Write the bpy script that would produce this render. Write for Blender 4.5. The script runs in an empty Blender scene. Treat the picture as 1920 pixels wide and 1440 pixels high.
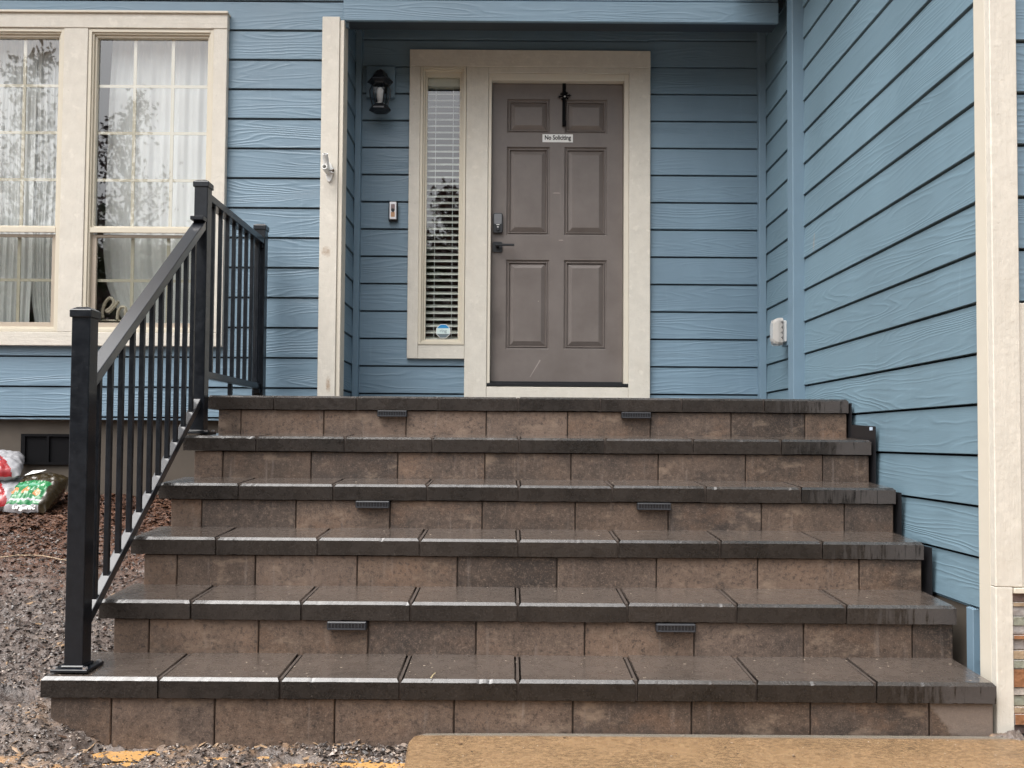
import bpy, bmesh, math, random
from mathutils import Vector, Matrix, noise
R = math.radians
random.seed(7)
SC = bpy.context.scene
COL = SC.collection

# ------------------------------------------------------------------ camera
F, PITCH, ROLL, EYE, PX, PY = 1650.0, R(1.9), 0.0068, 0.98, 958.0, 771.0
_fw = Vector((0, math.cos(PITCH), math.sin(PITCH)))
_rt = Vector((1, 0, 0)); _up = _rt.cross(_fw)
_r = math.cos(ROLL) * _rt + math.sin(ROLL) * _up
_u = math.cos(ROLL) * _up - math.sin(ROLL) * _rt
cam = bpy.data.cameras.new('camera')
cam.sensor_width = 36.0
cam.lens = F / 1920 * 36
cam.shift_x = (960 - PX) / 1920
cam.shift_y = (PY - 720) / 1920
cam.clip_start = 0.05
cam.clip_end = 2000
co = bpy.data.objects.new('camera', cam)
COL.objects.link(co)
m = Matrix((_r, _u, -_fw)).transposed().to_4x4()
m.translation = Vector((0, 0, EYE))
co.matrix_world = m
SC.camera = co

# ------------------------------------------------------------------ light
SUN_EL, SUN_AZ = R(62), R(228)          # azimuth clockwise from +Y : the open side, behind the camera
w = bpy.data.worlds.new("World"); SC.world = w
w.use_nodes = True
nt = w.node_tree; nt.nodes.clear()
sky = nt.nodes.new('ShaderNodeTexSky'); sky.sky_type = 'NISHITA'
sky.sun_disc = False
sky.sun_elevation = SUN_EL; sky.sun_rotation = SUN_AZ
sky.air_density = 1.0; sky.dust_density = 7.0; sky.ozone_density = 1.0
hs = nt.nodes.new('ShaderNodeHueSaturation'); hs.inputs['Saturation'].default_value = 0.22
bg = nt.nodes.new('ShaderNodeBackground'); bg.inputs['Strength'].default_value = 0.15
wo = nt.nodes.new('ShaderNodeOutputWorld')
nt.links.new(sky.outputs[0], hs.inputs['Color']); nt.links.new(hs.outputs[0], bg.inputs[0]); nt.links.new(bg.outputs[0], wo.inputs[0])
sl = bpy.data.lights.new('sun', 'SUN'); sl.energy = 0.6; sl.angle = R(70); sl.color = (1.0, 0.965, 0.92)
so = bpy.data.objects.new('sun', sl); COL.objects.link(so)
sd = Vector((math.sin(SUN_AZ) * math.cos(SUN_EL), math.cos(SUN_AZ) * math.cos(SUN_EL), math.sin(SUN_EL)))
so.rotation_euler = sd.to_track_quat('Z', 'Y').to_euler()
so.location = (0, -4, 8)
SC.view_settings.view_transform = 'Standard'
SC.view_settings.look = 'None'
SC.view_settings.gamma = 1.0
SC.view_settings.exposure = 1.12
SC.render.engine = 'CYCLES'
SC.cycles.max_bounces = 8
SC.cycles.transparent_max_bounces = 12

# ------------------------------------------------------------------ helpers
def at(x, y, Y=None, X=None, Z=None):
    """world point seen at photo pixel x, y on the plane Y=.. / X=.. / Z=.. (used for measuring)"""
    d = (x - PX) / F * _r - (y - PY) / F * _u + _fw
    t = Y / d.y if Y is not None else (X / d.x if X is not None else (Z - EYE) / d.z)
    q = d * t
    return Vector((q.x, q.y, q.z + EYE))

def setp(o, label=None, cat=None, group=None, kind=None):
    if label: o['label'] = label
    if cat: o['category'] = cat
    if group: o['group'] = group
    if kind: o['kind'] = kind
    return o

def empty(name, loc, label, cat, group=None):
    o = bpy.data.objects.new(name, None)
    o.location = loc; o.empty_display_size = 0.1
    COL.objects.link(o)
    return setp(o, label, cat, group)

class MB:
    def __init__(s): s.v = []; s.f = []; s.mi = []
    def add(s, vs, fs, mi=0):
        b = len(s.v); s.v += [tuple(v) for v in vs]
        s.f += [tuple(b + i for i in f) for f in fs]; s.mi += [mi] * len(fs)
        return s
    def box(s, x0, x1, y0, y1, z0, z1, mi=0):
        vs = [(x, y, z) for z in (z0, z1) for y in (y0, y1) for x in (x0, x1)]
        return s.add(vs, [(0, 2, 3, 1), (4, 5, 7, 6), (0, 1, 5, 4), (2, 6, 7, 3), (0, 4, 6, 2), (1, 3, 7, 5)], mi)
    def bar(s, a, b, wx, wz, mi=0, up=(0, 0, 1)):
        a = Vector(a); b = Vector(b); d = (b - a).normalized()
        side = d.cross(Vector(up))
        if side.length < 1e-4: side = Vector((1, 0, 0))
        side.normalize(); u = side.cross(d)
        vs = []
        for p in (a, b):
            for sx, sz in ((-1, -1), (1, -1), (1, 1), (-1, 1)):
                vs.append(p + side * sx * wx / 2 + u * sz * wz / 2)
        return s.add(vs, [(0, 1, 2, 3), (7, 6, 5, 4), (0, 4, 5, 1), (1, 5, 6, 2), (2, 6, 7, 3), (3, 7, 4, 0)], mi)
    def tube(s, pts, rad, n=8, mi=0, cap=True):
        pts = [Vector(p) for p in pts]; k = len(pts)
        rr = rad if isinstance(rad, (list, tuple)) else [rad] * k
        b = len(s.v); px = None
        for i, p in enumerate(pts):
            d = (pts[min(i + 1, k - 1)] - pts[max(i - 1, 0)]).normalized()
            if px is None:
                px = d.cross(Vector((0.13, 0.31, 0.94)))
                if px.length < .05: px = d.cross(Vector((1, 0, 0)))
            px = (px - d * px.dot(d)).normalized(); q = d.cross(px)
            for j in range(n):
                t = 2 * math.pi * j / n
                s.v.append(tuple(p + (px * math.cos(t) + q * math.sin(t)) * rr[i]))
        for i in range(k - 1):
            for j in range(n):
                s.f.append((b + i * n + j, b + i * n + (j + 1) % n, b + (i + 1) * n + (j + 1) % n, b + (i + 1) * n + j)); s.mi.append(mi)
        if cap:
            s.f.append(tuple(b + j for j in range(n - 1, -1, -1))); s.mi.append(mi)
            s.f.append(tuple(b + (k - 1) * n + j for j in range(n))); s.mi.append(mi)
        return s
    def lathe(s, prof, c=(0, 0, 0), n=24, mi=0, rot=0.0, sx=1.0, sy=1.0):
        b = len(s.v)
        for (r, z) in prof:
            for j in range(n):
                t = 2 * math.pi * j / n + rot
                s.v.append((c[0] + r * math.cos(t) * sx, c[1] + r * math.sin(t) * sy, c[2] + z))
        for i in range(len(prof) - 1):
            for j in range(n):
                s.f.append((b + i * n + j, b + i * n + (j + 1) % n, b + (i + 1) * n + (j + 1) % n, b + (i + 1) * n + j)); s.mi.append(mi)
        return s
    def prism(s, poly, y0, y1, mi=0):      # poly in x,z extruded along y
        n = len(poly)
        vs = [(p[0], y0, p[1]) for p in poly] + [(p[0], y1, p[1]) for p in poly]
        fs = [tuple(range(n)), tuple(range(2 * n - 1, n - 1, -1))] + [(i, i + n, (i + 1) % n + n, (i + 1) % n) for i in range(n)]
        return s.add(vs, fs, mi)
    def build(s, name, mat, parent=None, bevel=0.0, seg=1, smooth=False, label=None, fix=True):
        me = bpy.data.meshes.new(name)
        me.from_pydata(s.v, [], s.f)
        mats = mat if isinstance(mat, (list, tuple)) else [mat]
        for mm in mats: me.materials.append(mm)
        me.polygons.foreach_set('material_index', s.mi)
        if fix or bevel:
            bm = bmesh.new(); bm.from_mesh(me)
            if fix: bmesh.ops.recalc_face_normals(bm, faces=bm.faces[:])
            if bevel:
                es = [e for e in bm.edges if len(e.link_faces) == 2 and e.calc_face_angle(0) > 0.5]
                bmesh.ops.bevel(bm, geom=es, offset=bevel, segments=seg, affect='EDGES', profile=0.5, clamp_overlap=True)
            bm.to_mesh(me); bm.free()
        if smooth: me.polygons.foreach_set('use_smooth', [True] * len(me.polygons))
        o = bpy.data.objects.new(name, me)
        COL.objects.link(o)
        if parent:
            o.parent = parent
            top = parent
            while top.parent: top = top.parent
            if top.type == 'EMPTY': o.matrix_parent_inverse = Matrix.Translation(-Vector(top.location))
            if parent.type == 'MESH': o.matrix_parent_inverse = Matrix.Identity(4)
        if label: o['label'] = label
        return o

def text_mesh(body, name, mat, parent, mw, size, extr=0.0004):
    cu = bpy.data.curves.new(name + '_c', 'FONT'); cu.body = body; cu.size = size; cu.extrude = extr; cu.offset = size * .028
    cu.align_x = 'CENTER'; cu.align_y = 'CENTER'
    t = bpy.data.objects.new(name + '_t', cu); COL.objects.link(t)
    bpy.context.view_layer.update()
    me = bpy.data.meshes.new_from_object(t.evaluated_get(bpy.context.evaluated_depsgraph_get()))
    bpy.data.objects.remove(t)
    me.transform(mw); me.materials.clear(); me.materials.append(mat)
    o = bpy.data.objects.new(name, me); COL.objects.link(o)
    if parent: o.parent = parent
    return o

# ------------------------------------------------------------------ materials
class NB:
    def __init__(s, name):
        s.m = bpy.data.materials.new(name); s.m.use_nodes = True
        s.t = s.m.node_tree; s.t.nodes.clear()
        s.out = s.t.nodes.new('ShaderNodeOutputMaterial')
        s.b = s.t.nodes.new('ShaderNodeBsdfPrincipled')
        s.t.links.new(s.b.outputs[0], s.out.inputs[0])
    def n(s, typ, **kw):
        nd = s.t.nodes.new('ShaderNode' + typ)
        for k, v in kw.items():
            if k in ('operation', 'blend_type', 'data_type', 'noise_dimensions', 'feature', 'wave_type', 'clamp', 'noise_type', 'normalize'): setattr(nd, k, v)
        return nd
    def L(s, a, b): s.t.links.new(a, b)
    def val(s, i, v):
        if hasattr(v, 'default_value') or hasattr(v, 'is_output'): s.L(v, i)
        else: i.default_value = v
    def math(s, op, a, b=0.0, c=None, clamp=False):
        nd = s.n('Math', operation=op); nd.use_clamp = clamp
        s.val(nd.inputs[0], a); s.val(nd.inputs[1], b)
        if c is not None: s.val(nd.inputs[2], c)
        return nd.outputs[0]
    def pos(s):
        g = s.n('NewGeometry'); return g.outputs['Position']
    def sep(s, v):
        q = s.n('SeparateXYZ'); s.L(v, q.inputs[0]); return q.outputs
    def comb(s, x, y, z):
        q = s.n('CombineXYZ')
        for i, v in enumerate((x, y, z)): s.val(q.inputs[i], v)
        return q.outputs[0]
    def noise(s, vec, scale, detail=4, rough=.55, dist=0.0):
        q = s.n('TexNoise'); s.L(vec, q.inputs['Vector'])
        q.inputs['Scale'].default_value = scale; q.inputs['Detail'].default_value = detail
        q.inputs['Roughness'].default_value = rough; q.inputs['Distortion'].default_value = dist
        return q.outputs['Fac']
    def vscale(s, vec, k):
        q = s.n('VectorMath'); q.operation = 'MULTIPLY'; s.L(vec, q.inputs[0]); q.inputs[1].default_value = k
        return q.outputs[0]
    def ramp(s, f, stops):
        q = s.n('ValToRGB'); s.L(f, q.inputs[0]); e = q.color_ramp.elements
        while len(e) < len(stops): e.new(0.5)
        for i, (p, c) in enumerate(stops):
            e[i].position = p; e[i].color = (*c, 1) if len(c) == 3 else c
        return q.outputs[0]
    def rng(s, f, a, b, c=0.0, d=1.0):
        q = s.n('MapRange'); q.clamp = True; s.L(f, q.inputs[0])
        for i, v in enumerate((a, b, c, d)): q.inputs[i + 1].default_value = v
        return q.outputs[0]
    def mix(s, f, a, b, mode='MIX'):
        q = s.n('Mix'); q.data_type = 'RGBA'; q.blend_type = mode
        s.val(q.inputs[0], f)
        for i, v in ((6, a), (7, b)):
            if isinstance(v, (tuple, list)): q.inputs[i].default_value = (*v, 1)
            else: s.L(v, q.inputs[i])
        return q.outputs[2]
    def bump(s, h, dist, strength=1.0, prev=None):
        q = s.n('Bump'); s.L(h, q.inputs['Height']); q.inputs['Distance'].default_value = dist
        q.inputs['Strength'].default_value = strength
        if prev is not None: s.L(prev, q.inputs['Normal'])
        return q.outputs[0]
    def fin(s, col=None, rough=None, nor=None, metal=0.0, spec=.5, coat=0.0, coatr=.1):
        if col is not None:
            if isinstance(col, (tuple, list)): s.b.inputs['Base Color'].default_value = (*col, 1)
            else: s.L(col, s.b.inputs['Base Color'])
        if rough is not None: s.val(s.b.inputs['Roughness'], rough)
        if nor is not None: s.L(nor, s.b.inputs['Normal'])
        s.b.inputs['Metallic'].default_value = metal
        s.b.inputs['Specular IOR Level'].default_value = spec
        s.b.inputs['Coat Weight'].default_value = coat
        s.b.inputs['Coat Roughness'].default_value = coatr
        return s.m

def simple(name, col, rough=.5, metal=0.0, nscale=40, namt=.12, bump=0.0, coat=0.0, spec=.5):
    N = NB(name); p = N.pos()
    f = N.noise(p, nscale, 4)
    lo = tuple(c * (1 - namt) for c in col); hi = tuple(min(1, c * (1 + namt)) for c in col)
    c = N.mix(f, lo, hi)
    nn = N.bump(f, bump) if bump else None
    return N.fin(c, rough, nn, metal, spec, coat)

def siding_mat(name, z0, col, bstr=.0014, stain=None):
    N = NB(name); p = N.pos(); x, y, z = N.sep(p)
    al = N.math('ADD', x, N.math('MULTIPLY', y, 1.03))
    zz = N.math('DIVIDE', N.math('SUBTRACT', z, z0), 0.1815)
    idx = N.math('FLOOR', zz)
    lz = N.math('SUBTRACT', zz, idx)
    wn = N.n('TexWhiteNoise'); wn.noise_dimensions = '1D'; N.L(idx, wn.inputs['W'])
    off = N.math('MULTIPLY', wn.outputs['Value'], 57.0)
    # cathedral grain: contour lines of a stretched field, embossed in the boards
    v1 = N.comb(N.math('ADD', N.math('MULTIPLY', al, .72), off), N.math('MULTIPLY', lz, 1.25), N.math('MULTIPLY', off, 1.7))
    n1 = N.noise(v1, 1.0, 1.5, .45, .35)
    v2 = N.comb(N.math('ADD', N.math('MULTIPLY', al, 4.0), off), N.math('MULTIPLY', lz, 3.0), off)
    n2 = N.noise(v2, 1.0, 2, .5)
    field = N.math('ADD', N.math('ADD', N.math('MULTIPLY', n1, 17.0), N.math('MULTIPLY', lz, 4.5)), N.math('MULTIPLY', n2, 1.5))
    s1 = N.math('SINE', N.math('MULTIPLY', field, 6.2832))
    s1 = N.math('POWER', N.math('MULTIPLY_ADD', s1, .5, .5), 2.2)
    # grain is strong in patches, nearly flat elsewhere
    msk = N.rng(N.noise(N.comb(N.math('ADD', N.math('MULTIPLY', al, .9), off), N.math('MULTIPLY', lz, 2.2), off), 1.0, 2, .5), .36, .62, .12, 1.0)
    h = N.math('MULTIPLY', s1, msk)
    fine = N.noise(N.comb(N.math('MULTIPLY', al, 14.0), N.math('MULTIPLY', z, 260.0), off), 1.0, 2, .5)
    h = N.math('ADD', h, N.math('MULTIPLY', fine, .35))
    nor = N.bump(h, bstr, 1.0)
    mott = N.noise(N.vscale(p, (2.2, 2.2, 1.2)), 1.0, 4, .6)
    c = N.mix(N.rng(mott, .3, .7), tuple(k * .9 for k in col), tuple(k * 1.08 for k in col))
    per = N.math('MULTIPLY_ADD', wn.outputs['Value'], .08, .96)
    c = N.mix(1.0, c, N.comb(per, per, per), 'MULTIPLY')
    # faint run marks and dust
    run = N.noise(N.comb(N.math('MULTIPLY', al, 18.0), N.math('MULTIPLY', z, 1.1), 0.0), 1.0, 3, .6)
    c = N.mix(N.rng(run, .62, .8, 0, .16), c, tuple(min(1, k * 1.5 + .05) for k in col))
    if stain:
        (sa, sz_, wa, wz) = stain
        d_ = N.math('ADD', N.math('POWER', N.math('DIVIDE', N.math('SUBTRACT', al, sa), wa), 2.0), N.math('POWER', N.math('DIVIDE', N.math('SUBTRACT', z, sz_), wz), 2.0))
        d_ = N.math('ADD', d_, N.math('MULTIPLY', N.noise(p, 60, 4, .7), 2.2))
        c = N.mix(N.rng(d_, 1.9, .9, 0, .6), c, (.40, .30, .18))
    return N.fin(c, N.rng(mott, .3, .7, .36, .55), nor, spec=.45)

def trim_mat(name, col, vert=True, stains=()):
    N = NB(name); p = N.pos()
    g = N.noise(N.vscale(p, (60, 60, 5) if vert else (5, 60, 60)), 1.0, 4, .6)
    b = N.noise(p, 14, 5, .65); d = N.noise(p, 45, 4, .6)
    c = N.mix(N.rng(b, .3, .7), tuple(k * .93 for k in col), tuple(min(1, k * 1.05) for k in col))
    c = N.mix(N.rng(d, .66, .74, 0, .35), c, tuple(k * .66 for k in col))
    blot = N.noise(N.vscale(p, (9, 9, 4)), 1.0, 3, .5)
    c = N.mix(N.rng(blot, .55, .75, 0, .25), c, (col[0] * .86, col[1] * .82, col[2] * .76))
    pit = N.rng(N.noise(p, 75, 3, .6), .62, .70)
    c = N.mix(N.math('MULTIPLY', pit, .2), c, (.50, .44, .36))
    lite = N.rng(N.noise(p, 20, 3, .55), .60, .70, 0, .6)
    c = N.mix(lite, c, tuple(min(.9, k * 1.14) for k in col))
    for (sx, sz_, wx, wz, amt) in stains:
        x_, y_, z_ = N.sep(p)
        d_ = N.math('ADD', N.math('POWER', N.math('DIVIDE', N.math('SUBTRACT', x_, sx), wx), 2.0), N.math('POWER', N.math('DIVIDE', N.math('SUBTRACT', z_, sz_), wz), 2.0))
        d_ = N.math('ADD', d_, N.math('MULTIPLY', N.noise(N.vscale(p, (90, 90, 60)), 1.0, 4, .75), 3.0))
        c = N.mix(N.rng(d_, 2.5, 1.3, 0, amt), c, (.30, .19, .11))
    h = N.math('ADD', N.math('MULTIPLY', g, .8), N.math('SUBTRACT', N.math('MULTIPLY', d, .8), N.math('MULTIPLY', pit, .15)))
    return N.fin(c, .6, N.bump(h, .0026, .9), spec=.35)

def stone_mat(name, ca, cb, wet, cap=False):
    N = NB(name); p = N.pos(); x, y, z = N.sep(p)
    oi = N.n('ObjectInfo'); rnd = oi.outputs['Random']
    sh = N.math('MULTIPLY', rnd, 31.0)
    q = N.n('VectorMath'); q.operation = 'ADD'; N.L(p, q.inputs[0]); N.L(N.comb(sh, sh, 0.0), q.inputs[1]); P = q.outputs[0]
    big = N.noise(P, 4.5, 4, .6); mid = N.noise(P, 22, 5, .65); fine = N.noise(P, 220, 3, .6)
    t = N.math('ADD', N.math('MULTIPLY', big, .62), N.math('ADD', N.math('MULTIPLY', mid, .3), N.math('MULTIPLY', N.math('SUBTRACT', rnd, .5), .22)))
    c = N.mix(N.rng(t, .30, .60), ca, cb)
    if not cap:
        rust = N.noise(N.vscale(P, (6, 6, 9)), 1.0, 4, .65)
        c = N.mix(N.math('MULTIPLY', N.rng(rust, .50, .72, 0, .62), N.math('FRACT', N.math('MULTIPLY', rnd, 3.77))), c, (.18, .098, .055))
        r2 = N.math('FRACT', N.math('MULTIPLY', rnd, 7.31))
        c = N.mix(N.math('MULTIPLY', r2, .8), c, N.mix(1.0, c, (.82, .90, 1.02), 'MULTIPLY'))
        r3 = N.math('FRACT', N.math('MULTIPLY', rnd, 23.7)); r3 = N.math('MULTIPLY_ADD', r3, .55, .78)
        c = N.mix(1.0, c, N.comb(r3, r3, r3), 'MULTIPLY')
        grn = N.noise(P, 60, 4, .7)
        c = N.mix(N.rng(grn, .46, .36, 0, .7), c, (.035, .026, .022))
        c = N.mix(N.rng(grn, .56, .66, 0, .35), c, (.24, .18, .14))
    # exposed fine aggregate
    c = N.mix(N.rng(fine, .56, .72, 0, .55), c, tuple(min(1, k * 1.9 + .02) for k in cb))
    c = N.mix(N.rng(fine, .42, .30, 0, .6), c, tuple(k * .45 for k in ca))
    h = N.math('ADD', N.math('MULTIPLY', fine, .6), N.math('MULTIPLY', N.noise(P, 600, 2), .4))
    if cap:
        # upward faces tinted a paler brown
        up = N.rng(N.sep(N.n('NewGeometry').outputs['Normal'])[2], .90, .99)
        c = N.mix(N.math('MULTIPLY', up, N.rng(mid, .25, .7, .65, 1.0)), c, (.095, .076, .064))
        # the outer stones by the wall are drying: dark runs of water over a paler face
        st = N.noise(N.comb(N.math('MULTIPLY', x, 62.0), N.math('MULTIPLY', y, 2.0), N.math('MULTIPLY', z, 6.0)), 1.0, 3, .55)
        edge = N.math('ADD', x, N.math('MULTIPLY', N.noise(p, 9, 2), .28))
        dry = N.math('MULTIPLY', N.rng(edge, 1.36, 1.68), N.rng(N.sep(N.n('NewGeometry').outputs['Normal'])[2], .6, .2))
        runm = N.rng(N.math('ADD', st, N.math('MULTIPLY', dry, .26)), .60, .68)
        k = N.math('MULTIPLY', dry, runm)
        c = N.mix(N.math('MULTIPLY', k, .8), c, (.080, .070, .066))
        rgh = N.math('MULTIPLY_ADD', N.rng(mid, .35, .65), .16, wet)
        rgh = N.math('MULTIPLY_ADD', k, .35, rgh)
        # tiny pale grit and husks on the wet treads
        sp = N.noise(P, 95, 2, .5)
        c = N.mix(N.rng(sp, .76, .79, 0, .35), c, (.30, .26, .22))
    else:
        # dry pale lime bloom near some edges
        ef = N.noise(N.vscale(P, (7, 7, 13)), 1.0, 4, .7)
        c = N.mix(N.rng(ef, .56, .72, 0, .5), c, (.30, .22, .16))
        ex = N.math('ADD', N.math('ADD', x, N.math('MULTIPLY', z, .9)), N.math('MULTIPLY', N.noise(p, 11, 3), .16))
        lowz = N.rng(z, .20, .16)
        dk = N.math('MULTIPLY', N.rng(ex, 1.575, 1.59), lowz)
        c = N.mix(N.math('MULTIPLY', dk, .55), c, (.25, .205, .175))
        run = N.noise(N.comb(N.math('MULTIPLY', x, 34.0), 0.0, N.math('MULTIPLY', z, 3.0)), 1.0, 3, .6)
        c = N.mix(N.rng(run, .6, .75, 0, .3), c, (.3, .25, .22))
        rgh = N.math('MULTIPLY_ADD', mid, .3, wet)
    h = N.math('ADD', h, N.math('MULTIPLY', N.noise(P, 70, 5, .75), 1.3))
    m_ = N.fin(c, rgh, N.bump(h, .0018, .9), spec=.35 if cap else .45)
    if cap:
        wetm = N.math('MULTIPLY', N.math('SUBTRACT', 1.0, k), 1.0)
        N.L(N.math('MULTIPLY', wetm, N.rng(N.sep(N.n('NewGeometry').outputs['Normal'])[2], .2, .5, .06, 1.0)), N.b.inputs['Coat Weight']); N.b.inputs['Coat Roughness'].default_value = .17; N.b.inputs['Coat IOR'].default_value = 1.75
        g_ = N.n('NewGeometry')
        wob = N.bump(N.noise(p, 45, 3, .6), .0006, .5)
        N.L(wob, N.b.inputs['Coat Normal'])
    return m_

M = {}
M['gap_shade'] = simple('siding_gap_shade', (.006, .007, .009), .8, spec=.1)  # shadow between the siding courses, painted as black gap faces
M['siding'] = siding_mat('painted_siding', 2.378, (.163, .247, .318))
q_ = at(1522, 455, X=1.656)
M['siding_side'] = siding_mat('painted_siding_side', 2.031, (.160, .247, .305), .0010, (q_.x + q_.y * 1.03, q_.z, .018, .07))
M['blue_trim'] = simple('blue_trim_paint', (.163, .247, .318), .5, nscale=9, namt=.08, bump=.0006)
M['trim'] = trim_mat('cream_trim_rough', (.635, .60, .53))
sa_, sb_ = at(612, 472, Y=5.226), at(615, 722, Y=5.226)
M['trim_post'] = trim_mat('cream_trim_post', (.635, .60, .53), True, ((sa_.x, sa_.z, .035, .035, .7), (sb_.x, sb_.z, .018, .05, .85)))
M['trim_h'] = trim_mat('cream_trim_rough_h', (.635, .60, .53), False)
M['trim_s'] = simple('cream_trim_smooth', (.66, .61, .515), .42, nscale=12, namt=.05)
M['vinyl'] = simple('almond_vinyl', (.62, .57, .465), .35, nscale=8, namt=.05)
M['screenframe'] = simple('tan_screen_frame', (.42, .36, .29), .45, nscale=8, namt=.06)
M['cap'] = stone_mat('wet_charcoal_stone', (.012, .0100, .0088), (.033, .0265, .0225), .2, True)
M['block'] = stone_mat('brown_concrete_block', (.048, .034, .026), (.136, .090, .063), .40)
M['mortar'] = simple('dark_joint', (.062, .048, .040), .6, nscale=60, namt=.3)

def metal_mat():
    N = NB('black_powder_coat'); p = N.pos()
    a = N.noise(p, 28, 4, .7); f = N.noise(N.vscale(p, (140, 140, 60)), 1.0, 3, .6)
    c = N.mix(N.rng(a, .4, .65), (.0045, .0062, .0095), (.008, .0108, .0155))
    drops = N.rng(N.noise(N.vscale(p, (170, 170, 90)), 1.0, 1, .4), .66, .72)
    h = N.math('ADD', N.math('MULTIPLY', f, .3), drops)
    return N.fin(c, N.rng(a, .35, .7, .28, .40), N.bump(h, .0006, .5), spec=.3, coat=.3, coatr=.12)
M['metal'] = metal_mat()
M['metal_wet'] = simple('black_wet_metal', (.012, .014, .019), .3, nscale=30, namt=.2, coat=1.0, spec=.6)
M['metal_wet'].node_tree.nodes['Principled BSDF'].inputs['Coat Roughness'].default_value = .18

def door_mat():
    N = NB('taupe_door_paint'); p = N.pos(); x, y, z = N.sep(p)
    b = N.noise(p, 5, 5, .65); d = N.noise(N.vscale(p, (30, 30, 9)), 1.0, 4, .65)
    c = N.mix(N.rng(b, .3, .7), (.138, .117, .106), (.175, .151, .139))
    c = N.mix(N.rng(d, .6, .75, 0, .3), c, (.105, .085, .08))
    sc = N.noise(N.comb(N.math('MULTIPLY', x, 26.0), 0.0, N.math('MULTIPLY', z, 2.1)), 1.0, 2, .5)
    c = N.mix(N.rng(sc, .70, .74, 0, .25), c, (.33, .29, .27))
    q_ = at(930, 607, Y=5.8)
    d_ = N.math('ADD', N.math('POWER', N.math('DIVIDE', N.math('SUBTRACT', x, q_.x), .06), 2.0), N.math('POWER', N.math('DIVIDE', N.math('SUBTRACT', z, q_.z), .10), 2.0))
    c = N.mix(N.rng(N.math('ADD', d_, N.math('MULTIPLY', N.noise(p, 18, 4, .6), 1.2)), 1.9, .7, 0, .45), c, (.07, .058, .052))
    return N.fin(c, N.rng(b, .3, .7, .35, .5), N.bump(d, .0005, .5), spec=.45)
M['door'] = door_mat()
M['black'] = simple('black_plastic', (.013, .014, .017), .35, nscale=30, namt=.2)
M['blackm'] = simple('black_matt', (.004, .004, .005), .8, nscale=30, namt=.2, spec=.15)
M['greyp'] = simple('grey_plastic', (.16, .165, .175), .35, nscale=30, namt=.1)
M['greydk'] = simple('dark_grey_plastic', (.045, .048, .056), .35, nscale=30, namt=.1)
M['white'] = simple('white_plastic', (.78, .78, .76), .4, nscale=20, namt=.04)
M['silver'] = simple('satin_metal', (.62, .60, .60), .3, metal=.9, nscale=30, namt=.05)
M['lbl'] = simple('white_label', (.82, .82, .80), .5, nscale=20, namt=.03)
M['ink'] = simple('black_ink', (.01, .01, .01), .5)
M['conc_f'] = simple('foundation_concrete', (.085, .070, .055), .8, nscale=6, namt=.3, bump=.002)
M['soffit'] = simple('soffit_with_shade', (.03, .042, .055), .7, nscale=6, namt=.1)  # porch shade put into the colour of beam underside and ceiling
M['room'] = simple('room_wall', (.20, .17, .15), .8, nscale=3, namt=.1)
M['roomd'] = simple('hall_wall', (.11, .055, .035), .8, nscale=3, namt=.2)
M['curtain'] = None
N = NB('sheer_curtain'); p = N.pos()
cc = N.mix(N.noise(p, 3, 3), (.84, .86, .86), (.92, .93, .93))
N.fin(cc, .8, None, spec=.1)
tr = N.t.nodes.new('ShaderNodeBsdfTranslucent'); N.L(cc, tr.inputs[0])
mx = N.t.nodes.new('ShaderNodeMixShader'); mx.inputs[0].default_value = .2
N.L(N.b.outputs[0], mx.inputs[1]); N.L(tr.outputs[0], mx.inputs[2]); N.L(mx.outputs[0], N.out.inputs[0])
M['curtain'] = N.m
M['blind'] = simple('blind_slat', (.80, .80, .74), .45, nscale=5, namt=.03)

def glass(name, ior, tint=(1, 1, 1), dist=.0):
    N = NB(name); N.t.nodes.remove(N.b)
    lw = N.n('LayerWeight'); lw.inputs['Blend'].default_value = .5
    f0 = ((ior - 1) / (ior + 1)) ** 2
    fac = N.math('MULTIPLY_ADD', N.math('POWER', lw.outputs['Facing'], 5.0), 1 - f0, f0)
    tb = N.t.nodes.new('ShaderNodeBsdfTransparent'); tb.inputs[0].default_value = (*tint, 1)
    gl = N.t.nodes.new('ShaderNodeBsdfGlossy'); gl.inputs['Roughness'].default_value = 0.011
    p = N.pos(); wv = N.noise(p, 1.6, 2, .5)
    N.L(N.bump(wv, dist, 1.0), gl.inputs['Normal'])
    ms = N.t.nodes.new('ShaderNodeMixShader')
    N.L(fac, ms.inputs[0]); N.L(tb.outputs[0], ms.inputs[1]); N.L(gl.outputs[0], ms.inputs[2])
    N.L(ms.outputs[0], N.out.inputs[0])
    return N.m
M['glass'] = glass('window_glass', 2.5, (.98, 1.0, .99), .0006)
M['glass_low'] = glass('window_glass_screened', 2.5, (.78, .80, .78), .0006)
M['glass_lamp'] = glass('lantern_glass', 1.5, (.85, .86, .86), .001)
M['glass_side'] = glass('sidelight_glass', 2.4, (.9, .93, .92), .0006)

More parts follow.
